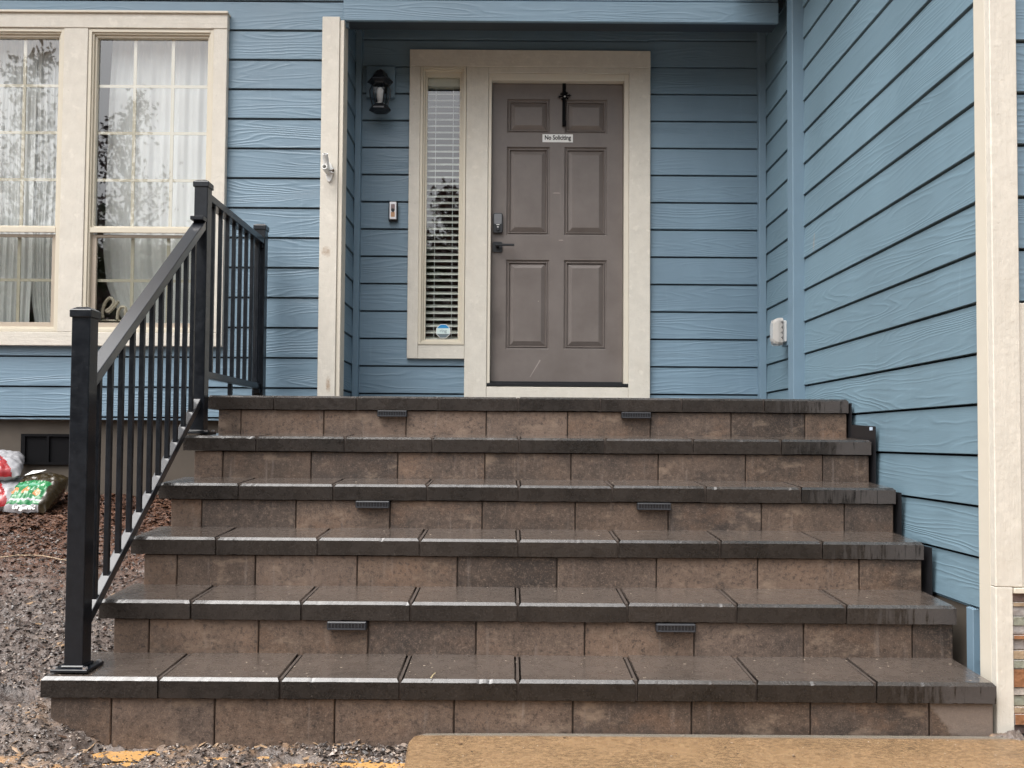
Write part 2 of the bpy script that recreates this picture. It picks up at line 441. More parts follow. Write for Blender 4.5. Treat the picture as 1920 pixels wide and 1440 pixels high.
# ------------------------------------------------------------------ ground
STEP_Y = [2.942, 3.212, 3.466, 3.729, 3.988, 4.264]
STEP_Z = [.187, .392, .592, .791, .992, 1.191]
STEP_XR = [1.618, 1.624, 1.627, 1.634, 1.637, 1.642]
STEP_XL = [-1.556, -1.492, -1.492, -1.492, -1.488, -1.475]
def sstep(a, b, t):
    t = max(0.0, min(1.0, (t - a) / (b - a))); return t * t * (3 - 2 * t)
PUDDLES = []
for (qx, qy, qa, qz) in ((236, 1417, 58, -.057), (412, 1424, 17, -.057), (502, 1423, 24, -.057), (700, 1433, 72, -.057), (18, 1352, 32, -.005), (215, 1436, 40, -.057), (560, 1437, 30, -.057)):
    q_ = at(qx, qy, Z=qz); PUDDLES.append((q_.x, q_.y, qa * q_.y / F, max(.02, qa * q_.y / F * .42), qz))
def ground_z(x, y):
    side = sstep(-1.28, -1.62, x)
    rise = .248 * min(max(y - 2.58, 0.0), 2.7)
    z = -.038 + rise * side
    near = 1.0 if (-4 < x < .3 and 1.8 < y < 5.7) else 0.0
    if near:
        p = Vector((x * 5, y * 5, 0)); z += .018 * noise.fractal(p, .8, 2.1, 4)
        z += .016 * noise.fractal(Vector((x * 30, y * 30, 3)), .7, 2.1, 3) * (1 if x < -.28 else 0)
        for (px_, py_, a, b, pz_) in PUDDLES:
            d = ((x - px_) / a) ** 2 + ((y - py_) / b) ** 2
            d += .8 * noise.noise(Vector((x * 22, y * 22, 9)))
            if d < 2.8: z = z + (pz_ - .003 - z) * (1 - sstep(1.0, 2.8, d))
    if x > -.33 and y < 3.0: z = min(z, -.07)
    if y < 1.8 and x <= -.33: z = z
    return z
def axis(a, b, st, far):
    c = [a + st * i for i in range(int(round((b - a) / st)) + 1)]
    lo = []; s = st; v = a
    while v > -far: s *= 1.5; v -= s; lo.append(v)
    hi = []; s = st; v = c[-1]
    while v < far: s *= 1.5; v += s; hi.append(v)
    return lo[::-1] + c + hi
xs = axis(-3.6, -.1, .0135, 150); ys = axis(2.3, 5.5, .0135, 150)
g = MB(); g.v = [(x, y, ground_z(x, y)) for y in ys for x in xs]
nx = len(xs)
g.f = [(j * nx + i, j * nx + i + 1, (j + 1) * nx + i + 1, (j + 1) * nx + i) for j in range(len(ys) - 1) for i in range(nx - 1)]
g.mi = [0] * len(g.f)
N = NB('muddy_soil'); p = N.pos(); x, y, z = N.sep(p)
big = N.noise(p, 3.0, 4, .6); mid = N.noise(p, 26, 5, .7); fine = N.noise(p, 120, 4, .7)
mud = N.mix(N.rng(mid, .3, .7), (.030, .022, .019), (.15, .115, .097))
grit = N.mix(N.rng(fine, .35, .68), (.030, .024, .021), (.34, .27, .22))
fr = N.rng(N.math('ADD', y, N.math('MULTIPLY', big, .7)), 3.45, 2.95)
c = N.mix(N.math('MULTIPLY', fr, .8), mud, grit)
mul = N.mix(N.rng(fine, .35, .7), (.035, .016, .010), (.14, .065, .036))
c = N.mix(N.rng(N.math('ADD', y, N.math('MULTIPLY', big, .9)), 4.2, 4.75), c, mul)
ora = N.noise(p, 6.5, 3, .6)
c = N.mix(N.math('MULTIPLY', N.rng(ora, .50, .64, 0, .75), N.rng(y, 3.1, 2.8)), c, (.42, .23, .09))
N.fin(c, N.rng(mid, .35, .65, .12, .55), N.bump(N.math('ADD', mid, N.math('MULTIPLY', fine, .5)), .006, 1.0), spec=.6)
M['soil'] = N.m
o = g.build('ground', M['soil'], smooth=True, fix=False); o['kind'] = 'structure'

# puddles of muddy water
N = NB('muddy_water'); p = N.pos()
c = N.mix(N.noise(p, 12, 3), (.50, .27, .085), (.62, .36, .14))
N.fin(c, .04, None, spec=.5, coat=.6, coatr=.02); M['puddle'] = N.m
PL = ['orange mud puddle in front of the left end of the bottom step', 'small orange puddle right of the widest left puddle', 'small orange puddle below the second block of the bottom riser',
      'long orange puddle beside the corner of the concrete path', 'orange puddle at the left edge of the photo', 'thin orange puddle at the bottom edge left of the railing post', 'narrow orange puddle between the long puddle and the left ones']
for i, (px_, py_, a, b, pz_) in enumerate(PUDDLES):
    mb = MB(); n = 40; zz = pz_
    pts = []
    for k in range(n):
        t = 2 * math.pi * k / n
        rr = 1.2 + .35 * noise.noise(Vector((math.cos(t) * 1.7 + i * 5, math.sin(t) * 1.7, i)))
        pts.append((px_ + a * rr * math.cos(t), py_ + b * rr * 1.3 * math.sin(t), zz))
    mb.add(pts + [(px_, py_, zz)], [(k, (k + 1) % n, n) for k in range(n)])
    o = mb.build('puddle', M['puddle'], fix=False)
    setp(o, PL[i], 'puddle', 'muddy puddles in the soil')

# loose gravel and mulch
def chips(name, mat, n, region, size, label, cat, seed, flat=.35, long=2.0):
    rnd = random.Random(seed); mb = MB()
    for _ in range(n):
        x, y = region(rnd)
        s = size * rnd.uniform(.4, 1.5); l = s * rnd.uniform(1, long)
        a = rnd.uniform(0, math.pi); ca, sa = math.cos(a), math.sin(a)
        z = ground_z(x, y) + s * .12; tx, ty = rnd.uniform(-.5, .5), rnd.uniform(-.5, .5)
        vs = []
        for (u, v, h) in ((-1, -.6, 0), (.2, -1, 0), (1, -.2, 0), (.6, .9, 0), (-.7, .8, 0), (0, 0, 1)):
            u += rnd.uniform(-.25, .25); v += rnd.uniform(-.25, .25)
            X_, Y_ = u * l * .5, v * s * .5
            vs.append((x + X_ * ca - Y_ * sa, y + X_ * sa + Y_ * ca, z + h * s * flat + tx * X_ + ty * Y_))
        mb.add(vs, [(0, 1, 5), (1, 2, 5), (2, 3, 5), (3, 4, 5), (4, 0, 5)], rnd.choice((0, 0, 1, 2, 2)))
    o = mb.build(name, mat, fix=False)
    return setp(o, label, cat, kind='stuff')
gm = [simple('gravel_grey', (.095, .076, .065), .28, nscale=90, namt=.4), simple('gravel_pale', (.27, .215, .175), .3, nscale=90, namt=.3), simple('gravel_dark', (.045, .036, .032), .22, nscale=90, namt=.4)]
mm_ = [simple('bark_brown', (.075, .034, .020), .6, nscale=90, namt=.4), simple('bark_dark', (.035, .018, .013), .5, nscale=90, namt=.4), simple('bark_red', (.13, .062, .036), .6, nscale=90, namt=.3)]
def reg_a(r):
    while True:
        x, y = r.uniform(-3.0, -.30), r.uniform(2.35, 3.9)
        if y > 2.97 and x > -1.53: continue
        if r.random() < (y - 2.4) / 2.2: continue
        return x, y
chips('gravel', [gm[0], gm[2], gm[2]] if False else gm, 24000, reg_a, .0068, 'loose wet grey gravel and grit scattered over the mud left of the steps', 'gravel', 3)
def reg_m(r):
    while True:
        x, y = r.uniform(-3.3, -1.5), 5.3 - abs(r.gauss(0, .50))
        if y < 3.2: continue
        return x, y
chips('bark_mulch', mm_, 9000, reg_m, .013, 'reddish brown bark mulch spread below the window wall', 'mulch', 4, .2, 3.0)
chips('gravel', [mm_[1], gm[2], gm[0]], 9000, lambda r: (r.uniform(-3.2, -1.52), r.uniform(3.2, 4.7)), .009, 'dark wet soil crumbs and bark between the gravel and the mulch', 'soil crumbs', 13, .4, 2.4)
chips('leaf_litter', [simple('litter_tan', (.30, .20, .12), .5, nscale=60, namt=.4), simple('litter_brown', (.10, .06, .04), .5, nscale=60, namt=.4), simple('litter_dark', (.03, .022, .018), .4)], 2600, reg_a, .010, 'small damp leaf and bark litter mixed into the mud beside the steps', 'litter', 8, .12, 4.5)
chips('gravel', gm, 500, lambda r: (r.uniform(-.62, -.31), r.uniform(2.86, 2.945)), .012, 'crushed grey gravel strip along the foot of the bottom step beside the path', 'gravel', 5)

# ------------------------------------------------------------------ concrete path
N = NB('wet_tan_concrete'); p = N.pos(); x, y, z = N.sep(p)
a = N.noise(p, 4, 5, .65); f = N.noise(N.vscale(p, (55, 75, 55)), 1.0, 5, .75); ff = N.noise(p, 160, 4, .7)
c = N.mix(N.rng(a, .3, .7), (.105, .063, .032), (.255, .152, .075))
c = N.mix(N.rng(f, .35, .68), c, (.36, .235, .125))
c = N.mix(N.rng(ff, .35, .45, .8, 0), c, (.10, .065, .04))
c = N.mix(N.rng(N.math('ADD', y, N.math('MULTIPLY', f, .03)), 2.925, 2.94), c, (.20, .18, .15))
sp = N.noise(p, 30, 2, .4); c = N.mix(N.rng(sp, .745, .765), c, (.035, .02, .012))
N.fin(c, N.rng(a, .35, .65, .10, .34), N.bump(N.math('ADD', ff, N.math('MULTIPLY', f, 1.6)), .003, 1.0), spec=.5)
M['path'] = N.m
mb = MB()
poly = [(-.318, 2.86), (-.308, 2.905), (-.272, 2.937), (0.0, 2.945), (1.6, 2.945), (2.7, 2.945), (2.7, -6), (-.16, -6), (-.29, 2.4)]
n = len(poly)
mb.add([(q[0], q[1], .012) for q in poly] + [(q[0] * 1.0 - (.006 if i in (0, 7, 8) else 0), q[1], .000) for i, q in enumerate(poly)] + [(q[0] - (.006 if i in (0, 7, 8) else 0), q[1], -.11) for i, q in enumerate(poly)],
       [tuple(range(n - 1, -1, -1))] + [(i, (i + 1) % n, (i + 1) % n + n, i + n) for i in range(n)] + [(i + n, (i + 1) % n + n, (i + 1) % n + 2 * n, i + 2 * n) for i in range(n)])
o = mb.build('path', M['path']); o['kind'] = 'structure'

# ------------------------------------------------------------------ staircase
stair = empty('stone_staircase', (0, 2.94, 0), 'six dark wet stone steps with brown block risers leading up to the front door', 'staircase')
CAPJ = [[296.7, 525, 749.3, 970.7, 1193.3, 1418, 1642.7], [355, 563, 768, 970, 1175.7, 1380.7, 1587], [400, 591.7, 784.3, 970, 1158, 1350.7, 1542.3],
        [441, 620, 797, 970, 1147, 1323, 1503], [473, 640, 806, 970, 1133, 1299, 1466], [505, 662, 817, 968, 1124, 1278, 1434]]
RISJ = [[209, 403, 628, 851.7, 1074.5, 1297, 1520, 1742.7], [277, 483, 688.5, 892, 1096, 1301.7, 1507.7, 1712], [327.3, 475, 666.7, 855.7, 1043.3, 1231, 1421.7, 1612.7],
        [371.7, 550, 727.3, 901.7, 1077.3, 1252.7, 1429, 1586], [410, 577, 741, 906, 1069, 1234, 1399, 1545], [443, 600, 756, 908, 1062, 1219, 1372, 1512]]
rs = random.Random(11)
def cap_stone(x0, x1, y0, y1, z0f, z1f, slope):
    """coping stone with rough chamfered top edge; top slopes up to the back"""
    g = .0045; x0 += g; x1 -= g
    bv = .0125; nseg = max(3, int((x1 - x0) / .011))
    mb = MB(); rows = []
    def zt(y): return z1f + (y - y0) * slope
    for i in range(nseg + 1):
        t = i / nseg; e = 1.0 if 0 < i < nseg else 0.0
        X = x0 + (x1 - x0) * t; q = [rs.gauss(0, .00075) * e for _ in range(4)]
        chip = (rs.random() < .012) * rs.uniform(.001, .003) * e
        xi = X + (bv * .6 if i == 0 else (-bv * .6 if i == nseg else 0))
        rows.append([(X, y1, z0f), (X, y0 + .001, z0f + abs(q[3]) * 1.4), (X, y0, z1f - bv * .85 + q[0] * .25 - chip), (xi, y0 + bv, zt(y0) - .0006 - chip * .5),
                     (xi, y1 - .003, zt(y1)), (X, y1, zt(y1) - bv)])
    m_ = len(rows[0]); vs = [v for r_ in rows for v in r_]
    fs = [(i * m_ + j, i * m_ + (j + 1) % m_, (i + 1) * m_ + (j + 1) % m_, (i + 1) * m_ + j) for i in range(nseg) for j in range(m_)]
    # end caps with a small chamfer through inset
    fs += [tuple(range(m_)), tuple((nseg) * m_ + j for j in range(m_ - 1, -1, -1))]
    return mb.add(vs, fs)
CT = .068
SLOPE = .045
for k in range(6):
    Y0, Z1 = STEP_Y[k], STEP_Z[k]
    Yr = Y0 + .016                                       # riser face
    yb = (STEP_Y[k + 1] + .03) if k < 5 else 4.62
    zb = (STEP_Z[k - 1] + .004) if k else -.14
    xl, xr = STEP_XL[k] + .05, STEP_XR[k] - .006
    if k == 0: xl = -1.528; xr = 1.612
    core = MB().box(xl + .03, xr - .02, Yr + .012, yb if k < 5 else 5.74, zb, Z1 - CT - .002)
    xj = [at(q, 1300, Y=Y0).x for q in CAPJ[k]]
    xx = [STEP_XL[k]] + xj + [STEP_XR[k]]
    for q in xj:
        ya_, yb2 = Y0 + .012, yb - .004
        za_, zb2_ = Z1 - .0035, Z1 - .0035 + (yb2 - ya_) * SLOPE
        core.add([(q - .0047, ya_, Z1 - CT), (q + .0047, ya_, Z1 - CT), (q + .0047, yb2, Z1 - CT), (q - .0047, yb2, Z1 - CT),
                  (q - .0047, ya_, za_), (q + .0047, ya_, za_), (q + .0047, yb2, zb2_), (q - .0047, yb2, zb2_)],
                 [(3, 2, 1, 0), (4, 5, 6, 7), (0, 1, 5, 4), (1, 2, 6, 5), (2, 3, 7, 6), (3, 0, 4, 7)])
    core = core.build('step', M['mortar'], stair)
    for i in range(len(xx) - 1):
        dz = rs.gauss(0, .0006)
        cap_stone(xx[i], xx[i + 1], Y0 + rs.gauss(0, .0012), yb, Z1 - CT + dz, Z1 + dz, SLOPE).build('tread_slab', M['cap'], core)
    rj = [at(q, 1300, Y=Yr).x for q in RISJ[k]]
    rx = [xl] + rj + [xr]
    zlow = zb
    for i in range(len(rx) - 1):
        b = MB().box(rx[i] + .0022, rx[i + 1] - .0022, Yr + rs.gauss(0, .001), Yr + .18, zlow, Z1 - CT - .0015)
        b.build('riser_block', M['block'], core, bevel=.003)
# landing pavers behind the top nosing
ld = MB()
for j, yy in enumerate((4.626, 4.93, 5.235, 5.54)):
    x = -1.475 - (.2 if j % 2 else 0)
    while x < 1.64:
        xa, xb = max(x, -1.475), min(x + .405, 1.642)
        ye = yy + .30 if j < 3 else 5.742
        if xb - xa > .03:
            z0_ = STEP_Z[5] + (yy - STEP_Y[5]) * .02
            ld.box(xa + .002, xb - .002, yy, ye, z0_ - .07, z0_)
        x += .405
ld = ld.build('landing', M['cap'], stair, bevel=.004)

# ------------------------------------------------------------------ siding
PITCHZ = .1815
def course_profile(z0, z1, lat, out):
    """list of (offset outward, z) from bottom to top for one wall strip"""
    k0 = math.floor((z0 - lat) / PITCHZ + 1e-6); pr = []
    k = k0
    while lat + k * PITCHZ < z1 - 1e-4:
        a = lat + k * PITCHZ; b = a + PITCHZ
        def off(z): return .013 - .009 * (z - a) / PITCHZ
        a2, b2 = max(a, z0), min(b, z1)
        yield a2, b2, off(a2), off(b2), (b <= z1 + 1e-6)
        k += 1
def siding(parent, orient, P, u0, u1, z0, z1, lat, mat, label=None, mb=None):
    """orient 'F' faces -Y at plane Y=P ; 'L' faces -X at X=P ; 'R' faces +X at X=P"""
    own = mb is None
    mb = mb or MB()
    def pt(u, off, z):
        if orient == 'F': return (u, P - off + .013, z)
        if orient == 'L': return (P - off + .013, u, z)
        return (P + off - .013, u, z)
    for a, b, oa, ob, full in course_profile(z0, z1, lat, 0):
        gz = .009 if full else 0.0
        prof = [(-.018, a), (oa - .0015, a), (oa, a + .0015), (ob, b - gz)]
        if full: prof += [(-.016, b - gz), (-.016, b)]
        vs = [pt(u0, *q) for q in prof] + [pt(u1, *q) for q in prof]
        n = len(prof)
        mb.add(vs, [(i, i + 1, n + i + 1, n + i) for i in range(3)], 0)
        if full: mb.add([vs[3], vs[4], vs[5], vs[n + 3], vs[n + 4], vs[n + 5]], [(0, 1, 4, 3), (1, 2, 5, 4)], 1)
        # back wall closing piece
    if own:
        return mb.build('siding', [mat, M['gap_shade']], parent, label=label)
    return mb

house = empty('house', (0, 5.3, 0), 'blue lap sided house with cream trim, recessed brown front door and white gridded windows', 'house')
FY, RY, WX, LX = 5.27, 5.77, 1.656, -1.035
LAT, LATS = 2.378, 2.031
ZTOP = 5.2
# front wall, left of the porch
wl0 = -6.0
A = at(0, 26, Y=5.25); ctop = A.z
cz1 = 3.54; cz0 = 1.527; cx1 = -1.727         # window casing block
mb = MB()
siding(house, 'F', FY, cx1 - .03, -1.14, 1.0866, ZTOP, LAT, None, mb=mb)
siding(house, 'F', FY, wl0, cx1 - .03, cz1 - .03, ZTOP, LAT, None, mb=mb)
siding(house, 'F', FY, wl0, cx1 - .03, 1.0866, cz0 + .03, LAT, None, mb=mb)
siding(house, 'F', FY, -1.14, -1.0, 3.49, ZTOP, LAT, None, mb=mb)
mb.build('siding', [M['siding'], M['gap_shade']], house)
# above the beam
siding(house, 'F', FY - .02, -1.03, 1.6, 3.64, ZTOP, LAT - .0, M['siding'])
# recess back wall
mb = MB()
dxl, dxr = -.70, .915
siding(house, 'F', RY, LX, dxl + .02, 1.19, 3.75, LAT - .003, None, mb=mb)
siding(house, 'F', RY, dxl + .02, -.30, 1.19, 1.53, LAT - .003, None, mb=mb)
siding(house, 'F', RY, dxl + .02, dxr - .02, 3.51, 3.75, LAT - .003, None, mb=mb)
siding(house, 'F', RY, dxr - .02, WX, 1.19, 3.75, LAT + .004, None, mb=mb)
mb.build('siding', [M['siding'], M['gap_shade']], house)
siding(house, 'R', LX, 5.36, RY, 1.19, 3.75, LAT, M['siding'])
# right hand wall: recess part and garage part
siding(house, 'L', WX + .006, 5.08, RY, 1.19, 3.75, LATS, M['siding_side'])
mb = MB()
siding(house, 'L', WX + .006, 3.2, 5.0, .395, ZTOP, LATS, None, mb=mb)
siding(house, 'L', WX + .012, 3.06, 3.149, .0, .398, LATS - .006, None, mb=mb)
siding(house, 'L', WX + .006, 3.06, 3.2, .399, ZTOP, LATS, None, mb=mb)
mb.build('siding', [M['siding_side'], M['gap_shade']], house)
# small blue boards
bt = MB()
bt.box(1.602, 1.672, 4.985, 5.082, 1.0, 4.2)                     # batten where porch beam meets the garage wall
bt.build('corner_board', M['blue_trim'], house, bevel=.003)
MB().box(1.6475, 1.70, 3.150, 3.197, -.02, .392).build('corner_board', M['blue_trim'], house, bevel=.002)
MB().box(LX - .004, LX + .036, 5.722, 5.778, 1.19, 3.75).build('corner_board', M['blue_trim'], house, bevel=.003)
MB().box(WX - .036, WX + .01, 5.722, 5.778, 1.19, 3.75).build('corner_board', M['blue_trim'], house, bevel=.003)
# porch beam and its underside, ceiling
MB().box(-1.03, 1.602, 5.238, 5.262, 3.512, 3.638).build('porch_beam', M['siding'], house, bevel=.003)
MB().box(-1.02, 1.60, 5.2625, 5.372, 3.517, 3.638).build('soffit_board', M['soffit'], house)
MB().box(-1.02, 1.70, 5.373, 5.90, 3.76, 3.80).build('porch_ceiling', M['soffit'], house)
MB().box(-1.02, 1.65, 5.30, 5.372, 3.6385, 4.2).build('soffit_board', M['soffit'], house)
# cream post at the left of the porch
cp = MB(); cp.box(-1.153, -1.048, 5.226, 5.262, 1.19, 3.528); cp.build('corner_trim', M['trim_post'], house, bevel=.0025)
cp = MB(); cp.box(-1.047, -1.022, 5.236, 5.362, 1.19, 3.511); cp.build('corner_trim', M['trim_s'], house, bevel=.0025)
# garage corner
gy = 3.0
MB().box(1.634, 1.668, 3.008, 3.082, -.01, ZTOP).build('corner_trim', M['trim_s'], house, bevel=.0025)
g0 = at(1857, 100, Y=2.975).x; g1 = at(1915, 100, Y=2.975).x
MB().box(1.632, 1.690, 2.972, 3.006, .003, .4985).build('corner_trim', M['trim'], house, bevel=.003)
MB().box(1.632, 1.724, 2.972, 3.006, .499, ZTOP).build('corner_trim', M['trim'], house, bevel=.003)
MB().box(1.725, 2.6, 2.985, 3.006, .4972, 1.46).build('garage_trim_board', M['trim'], house, bevel=.002)
siding(house, 'F', 3.0, 1.724, 4.2, 1.462, ZTOP, 2.378, M['siding'])
# stacked stone veneer on the garage front
vm = [simple('slate_' + n_, c_, .5, nscale=45, namt=.55, bump=.006) for n_, c_ in (('grey', (.30, .28, .27)), ('tan', (.36, .27, .18)), ('rust', (.27, .125, .06)), ('green', (.25, .26, .21)), ('purple', (.14, .10, .09)), ('pale', (.46, .42, .38)))]
sv = MB(); zz = .008; rv = random.Random(5)
seq = [4, 2, 1, 3, 5, 2, 3, 1, 0, 2, 0, 3, 0, 1, 4]; hs_ = [.032, .038, .022, .036, .027, .064, .029, .032, .036, .016, .029, .032, .032, .016, .06]
i = 0
while zz < .475:
    h = min(hs_[i % len(hs_)], .478 - zz)
    xx_ = 1.692
    while xx_ < 2.6:
        wv = rv.uniform(.12, .34)
        sv.box(xx_, min(xx_ + wv - .0015, 2.6), 2.985 + rv.uniform(-.012, .006), 3.02, zz, zz + h - .0015, seq[(i + int(xx_ > 1.8) * rv.randint(0, 5)) % len(seq)] if xx_ > 1.8 else seq[i % len(seq)])
        xx_ += wv
    zz += h; i += 1
sv.build('stone_veneer', vm, house, bevel=.0015)
MB().box(1.692, 2.6, 2.966, 3.02, .479, .4965).build('ledge', M['trim_s'], house, bevel=.001)
# foundation
MB().box(-6.0, -1.2, 5.33, 5.39, .2, 1.12).build('foundation', M['conc_f'], house)
MB().box(1.674, 1.80, 3.216, 5.3, -.1, .47).build('foundation', M['conc_f'], house)
MB().box(1.90, 4.2, 3.02, 3.10, -.1, .6).build('foundation', M['conc_f'], house)
fv = MB()
for (a, b, c_, d) in ((-2.955, -2.930, .815, 1.0), (-2.60, -2.575, .815, 1.0), (-2.930, -2.60, .985, 1.0), (-2.930, -2.60, .815, .83), (-2.80, -2.785, .83, .985)):
    fv.box(a, b, 5.312, 5.329, c_, d)
fv = fv.build('foundation_vent', M['blackm'], house)
MB().box(-2.930, -2.60, 5.324, 5.3285, .83, .985).build('vent_screen', M['blackm'], fv)
# house body behind, roofs
mb = MB()
mb.box(-6.0, -5.9, 5.3, 9, .5, 5.2); mb.box(4.1, 4.2, 3.1, 9, 0, 5.2); mb.box(-6.0, 4.2, 9, 9.1, .5, 5.2)
mb.build('rear_wall', M['blue_trim'], house)
def slab(name, poly, th, mat):
    mb = MB(); n = len(poly)
    mb.add([tuple(q) for q in poly] + [(q[0], q[1], q[2] + th) for q in poly], [tuple(range(n)), tuple(range(2 * n - 1, n - 1, -1))] + [(i, (i + 1) % n, (i + 1) % n + n, i + n) for i in range(n)])
    return mb.build(name, mat, house)
M['shingle'] = simple('roof_shingle', (.07, .065, .06), .9, nscale=60, namt=.4, bump=.004)
slab('roof', [(-6.4, 4.66, 4.75), (1.10, 4.66, 4.75), (1.10, 9.4, 6.8), (-6.4, 9.4, 6.8)], .14, M['shingle'])
slab('soffit', [(-6.4, 4.66, 4.60), (1.10, 4.66, 4.60), (1.10, 5.25, 4.60), (-6.4, 5.25, 4.60)], .14, M['trim_s'])
slab('roof', [(1.32, 2.55, 3.885), (4.6, 2.55, 5.2), (4.6, 9.4, 5.2), (1.32, 9.4, 3.885)], .14, M['shingle'])
slab('soffit', [(1.32, 2.55, 3.74), (1.66, 2.55, 3.74), (1.66, 5.2, 3.74), (1.32, 5.2, 3.74)], .14, M['trim_s'])
slab('soffit', [(1.661, 2.55, 3.74), (4.6, 2.55, 3.74), (4.6, 2.99, 3.74), (1.661, 2.99, 3.74)], .14, M['trim_s'])

# ------------------------------------------------------------------ windows left
TY = 5.232      # casing face
def gx(x, y=240, Y=TY): return at(x, y, Y=Y).x
def gzz(y, x=250, Y=TY): return at(x, y, Y=Y).z
xc0, xc1 = gx(116), gx(161)                 # mullion casing between windows
xr0 = gx(397.5)
ztop_in, zbot_in = gzz(53), gzz(623)
wW = xr0 - xc1                               # opening width
openings = [(xc0 - wW, xc0), (xc1, xr0)]
cs = MB()
cs.box(xc1 - (xc1 - xc0), xc1, TY, 5.272, zbot_in, ztop_in)
cs.build('window_casing', M['trim'], house, bevel=.0025)
MB().box(xr0, cx1, TY, 5.272, zbot_in, ztop_in).build('window_casing', M['trim'], house, bevel=.0025)
MB().box(openings[0][0] - .11, openings[0][0], TY, 5.272, zbot_in, ztop_in).build('window_casing', M['trim'], house, bevel=.0025)
siding(house, 'F', FY, wl0, openings[0][0] - .08, cz0 + .03, cz1 - .03, LAT, M['siding'])
MB().box(openings[0][0] - .12, cx1 + .001, TY - .003, 5.272, ztop_in + .001, cz1 - .001).build('window_casing', M['trim_h'], house, bevel=.0025)
MB().box(openings[0][0] - .12, cx1, TY - .001, 5.272, cz0, zbot_in - .001).build('window_casing', M['trim_h'], house, bevel=.0025)
MB().box(openings[0][0] - .13, cx1 + .006, TY - .016, 5.272, cz1, cz1 + .014).build('drip_cap', M['trim_s'], house, bevel=.002)
def ring(mb, x0, x1, z0, z1, w, y0, y1, wt=None, wb=None):
    wt = wt or w; wb = wb or w
    mb.box(x0, x0 + w, y0, y1, z0, z1); mb.box(x1 - w, x1, y0, y1, z0, z1)
    mb.box(x0 + w, x1 - w, y0, y1, z1 - wt, z1); mb.box(x0 + w, x1 - w, y0, y1, z0, z0 + wb)
    return mb
zm = gzz(434)
for wi, (x0, x1) in enumerate(openings):
    wf = ring(MB(), x0 + .001, x1 - .001, zbot_in + .001, ztop_in - .001, .020, 5.238, 5.30)
    ring(wf, x0 + .021, x1 - .021, zbot_in + .021, ztop_in - .021, .010, 5.248, 5.30)
    wf = wf.build('window', M['vinyl'], house, bevel=.0015, label='left hand window, cut by the photo edge' if wi == 0 else 'right hand window, partly behind the railing')
    gx0, gx1 = x0 + .034, x1 - .034
    # upper sash
    us = ring(MB(), x0 + .0315, x1 - .0315, zm + .004, ztop_in - .0315, .012, 5.262, 5.292, wb=.034)
    us.box(x0 + .0315, x1 - .0315, 5.246, 5.262, zm - .004, zm + .026)
    us.build('upper_sash', M['vinyl'], wf, bevel=.001)
    lo = ring(MB(), x0 + .0315, x1 - .0315, zbot_in + .0315, zm - .012, .030, 5.270, 5.288, wt=.016, wb=.030)
    lo.build('lower_sash', M['screenframe'], wf, bevel=.001)
    # muntins inside the glass
    gw = (gx1 - gx0)
    zt_, zb_ = ztop_in - .043, zm + .038
    mu = MB()
    for k in (1, 2): mu.box(gx0 + gw * k / 3 - .0095, gx0 + gw * k / 3 + .0095, 5.290, 5.297, zb_, zt_)
    hq = (zt_ - zb_) / 4
    for k in (1, 2, 3): mu.box(gx0, gx1, 5.2905, 5.2965, zb_ + hq * k - .0085, zb_ + hq * k + .0085)
    mu.build('muntin', M['vinyl'], wf)
    zl1, zl0 = zm - .028, zbot_in + .0615
    mu = MB()
    for k in (1, 2): mu.box(gx0 + .02 + (gw - .04) * k / 3 - .0095, gx0 + .02 + (gw - .04) * k / 3 + .0095, 5.290, 5.297, zl0, zl1)
    mu.box(gx0 + .02, gx1 - .02, 5.2905, 5.2965, (zl0 + zl1) / 2 - .0085, (zl0 + zl1) / 2 + .0085)
    mu.build('muntin', M['vinyl'], wf)
    MB().add([(gx0, 5.284, zb_ - .01), (gx1, 5.284, zb_ - .01), (gx1, 5.284, zt_ + .01), (gx0, 5.284, zt_ + .01)], [(0, 1, 2, 3)]).build('pane', M['glass'], wf, fix=False)
    MB().add([(gx0 + .01, 5.281, zl0 - .01), (gx1 - .01, 5.281, zl0 - .01), (gx1 - .01, 5.281, zl1 + .01), (gx0 + .01, 5.281, zl1 + .01)], [(0, 1, 2, 3)]).build('pane', M['glass_low'], wf, fix=False)
# rooms behind the glass
rm = MB()
rm.box(-4.5, -1.1, 8.2, 8.25, 1.1, 3.8); rm.box(-4.5, -1.1, 5.40, 8.2, 3.80, 3.85); rm.box(-4.5, -1.1, 5.40, 8.2, 1.15, 1.2); rm.box(-1.15, -1.1, 5.4, 8.2, 1.2, 3.8)
rm.box(-4.5, -4.45, 5.4, 8.2, 1.2, 3.8)
rm.build('room', M['room'], house)
hl = MB(); hl.box(-1.0, 1.2, 7.6, 7.65, 1.1, 3.8); hl.box(-1.05, -1.0, 5.9, 7.6, 1.1, 3.8); hl.box(1.2, 1.25, 5.9, 7.6, 1.1, 3.8); hl.box(-1.0, 1.2, 5.9, 7.6, 3.75, 3.8); hl.box(-1.0, 1.2, 5.9, 7.6, 1.1, 1.2)
hl.box(-.19, 1.2, 5.86, 5.89, 1.1, 3.8); hl.box(-1.0, -.60, 5.86, 5.89, 1.1, 3.8)
hl.build('hallway', M['roomd'], house)

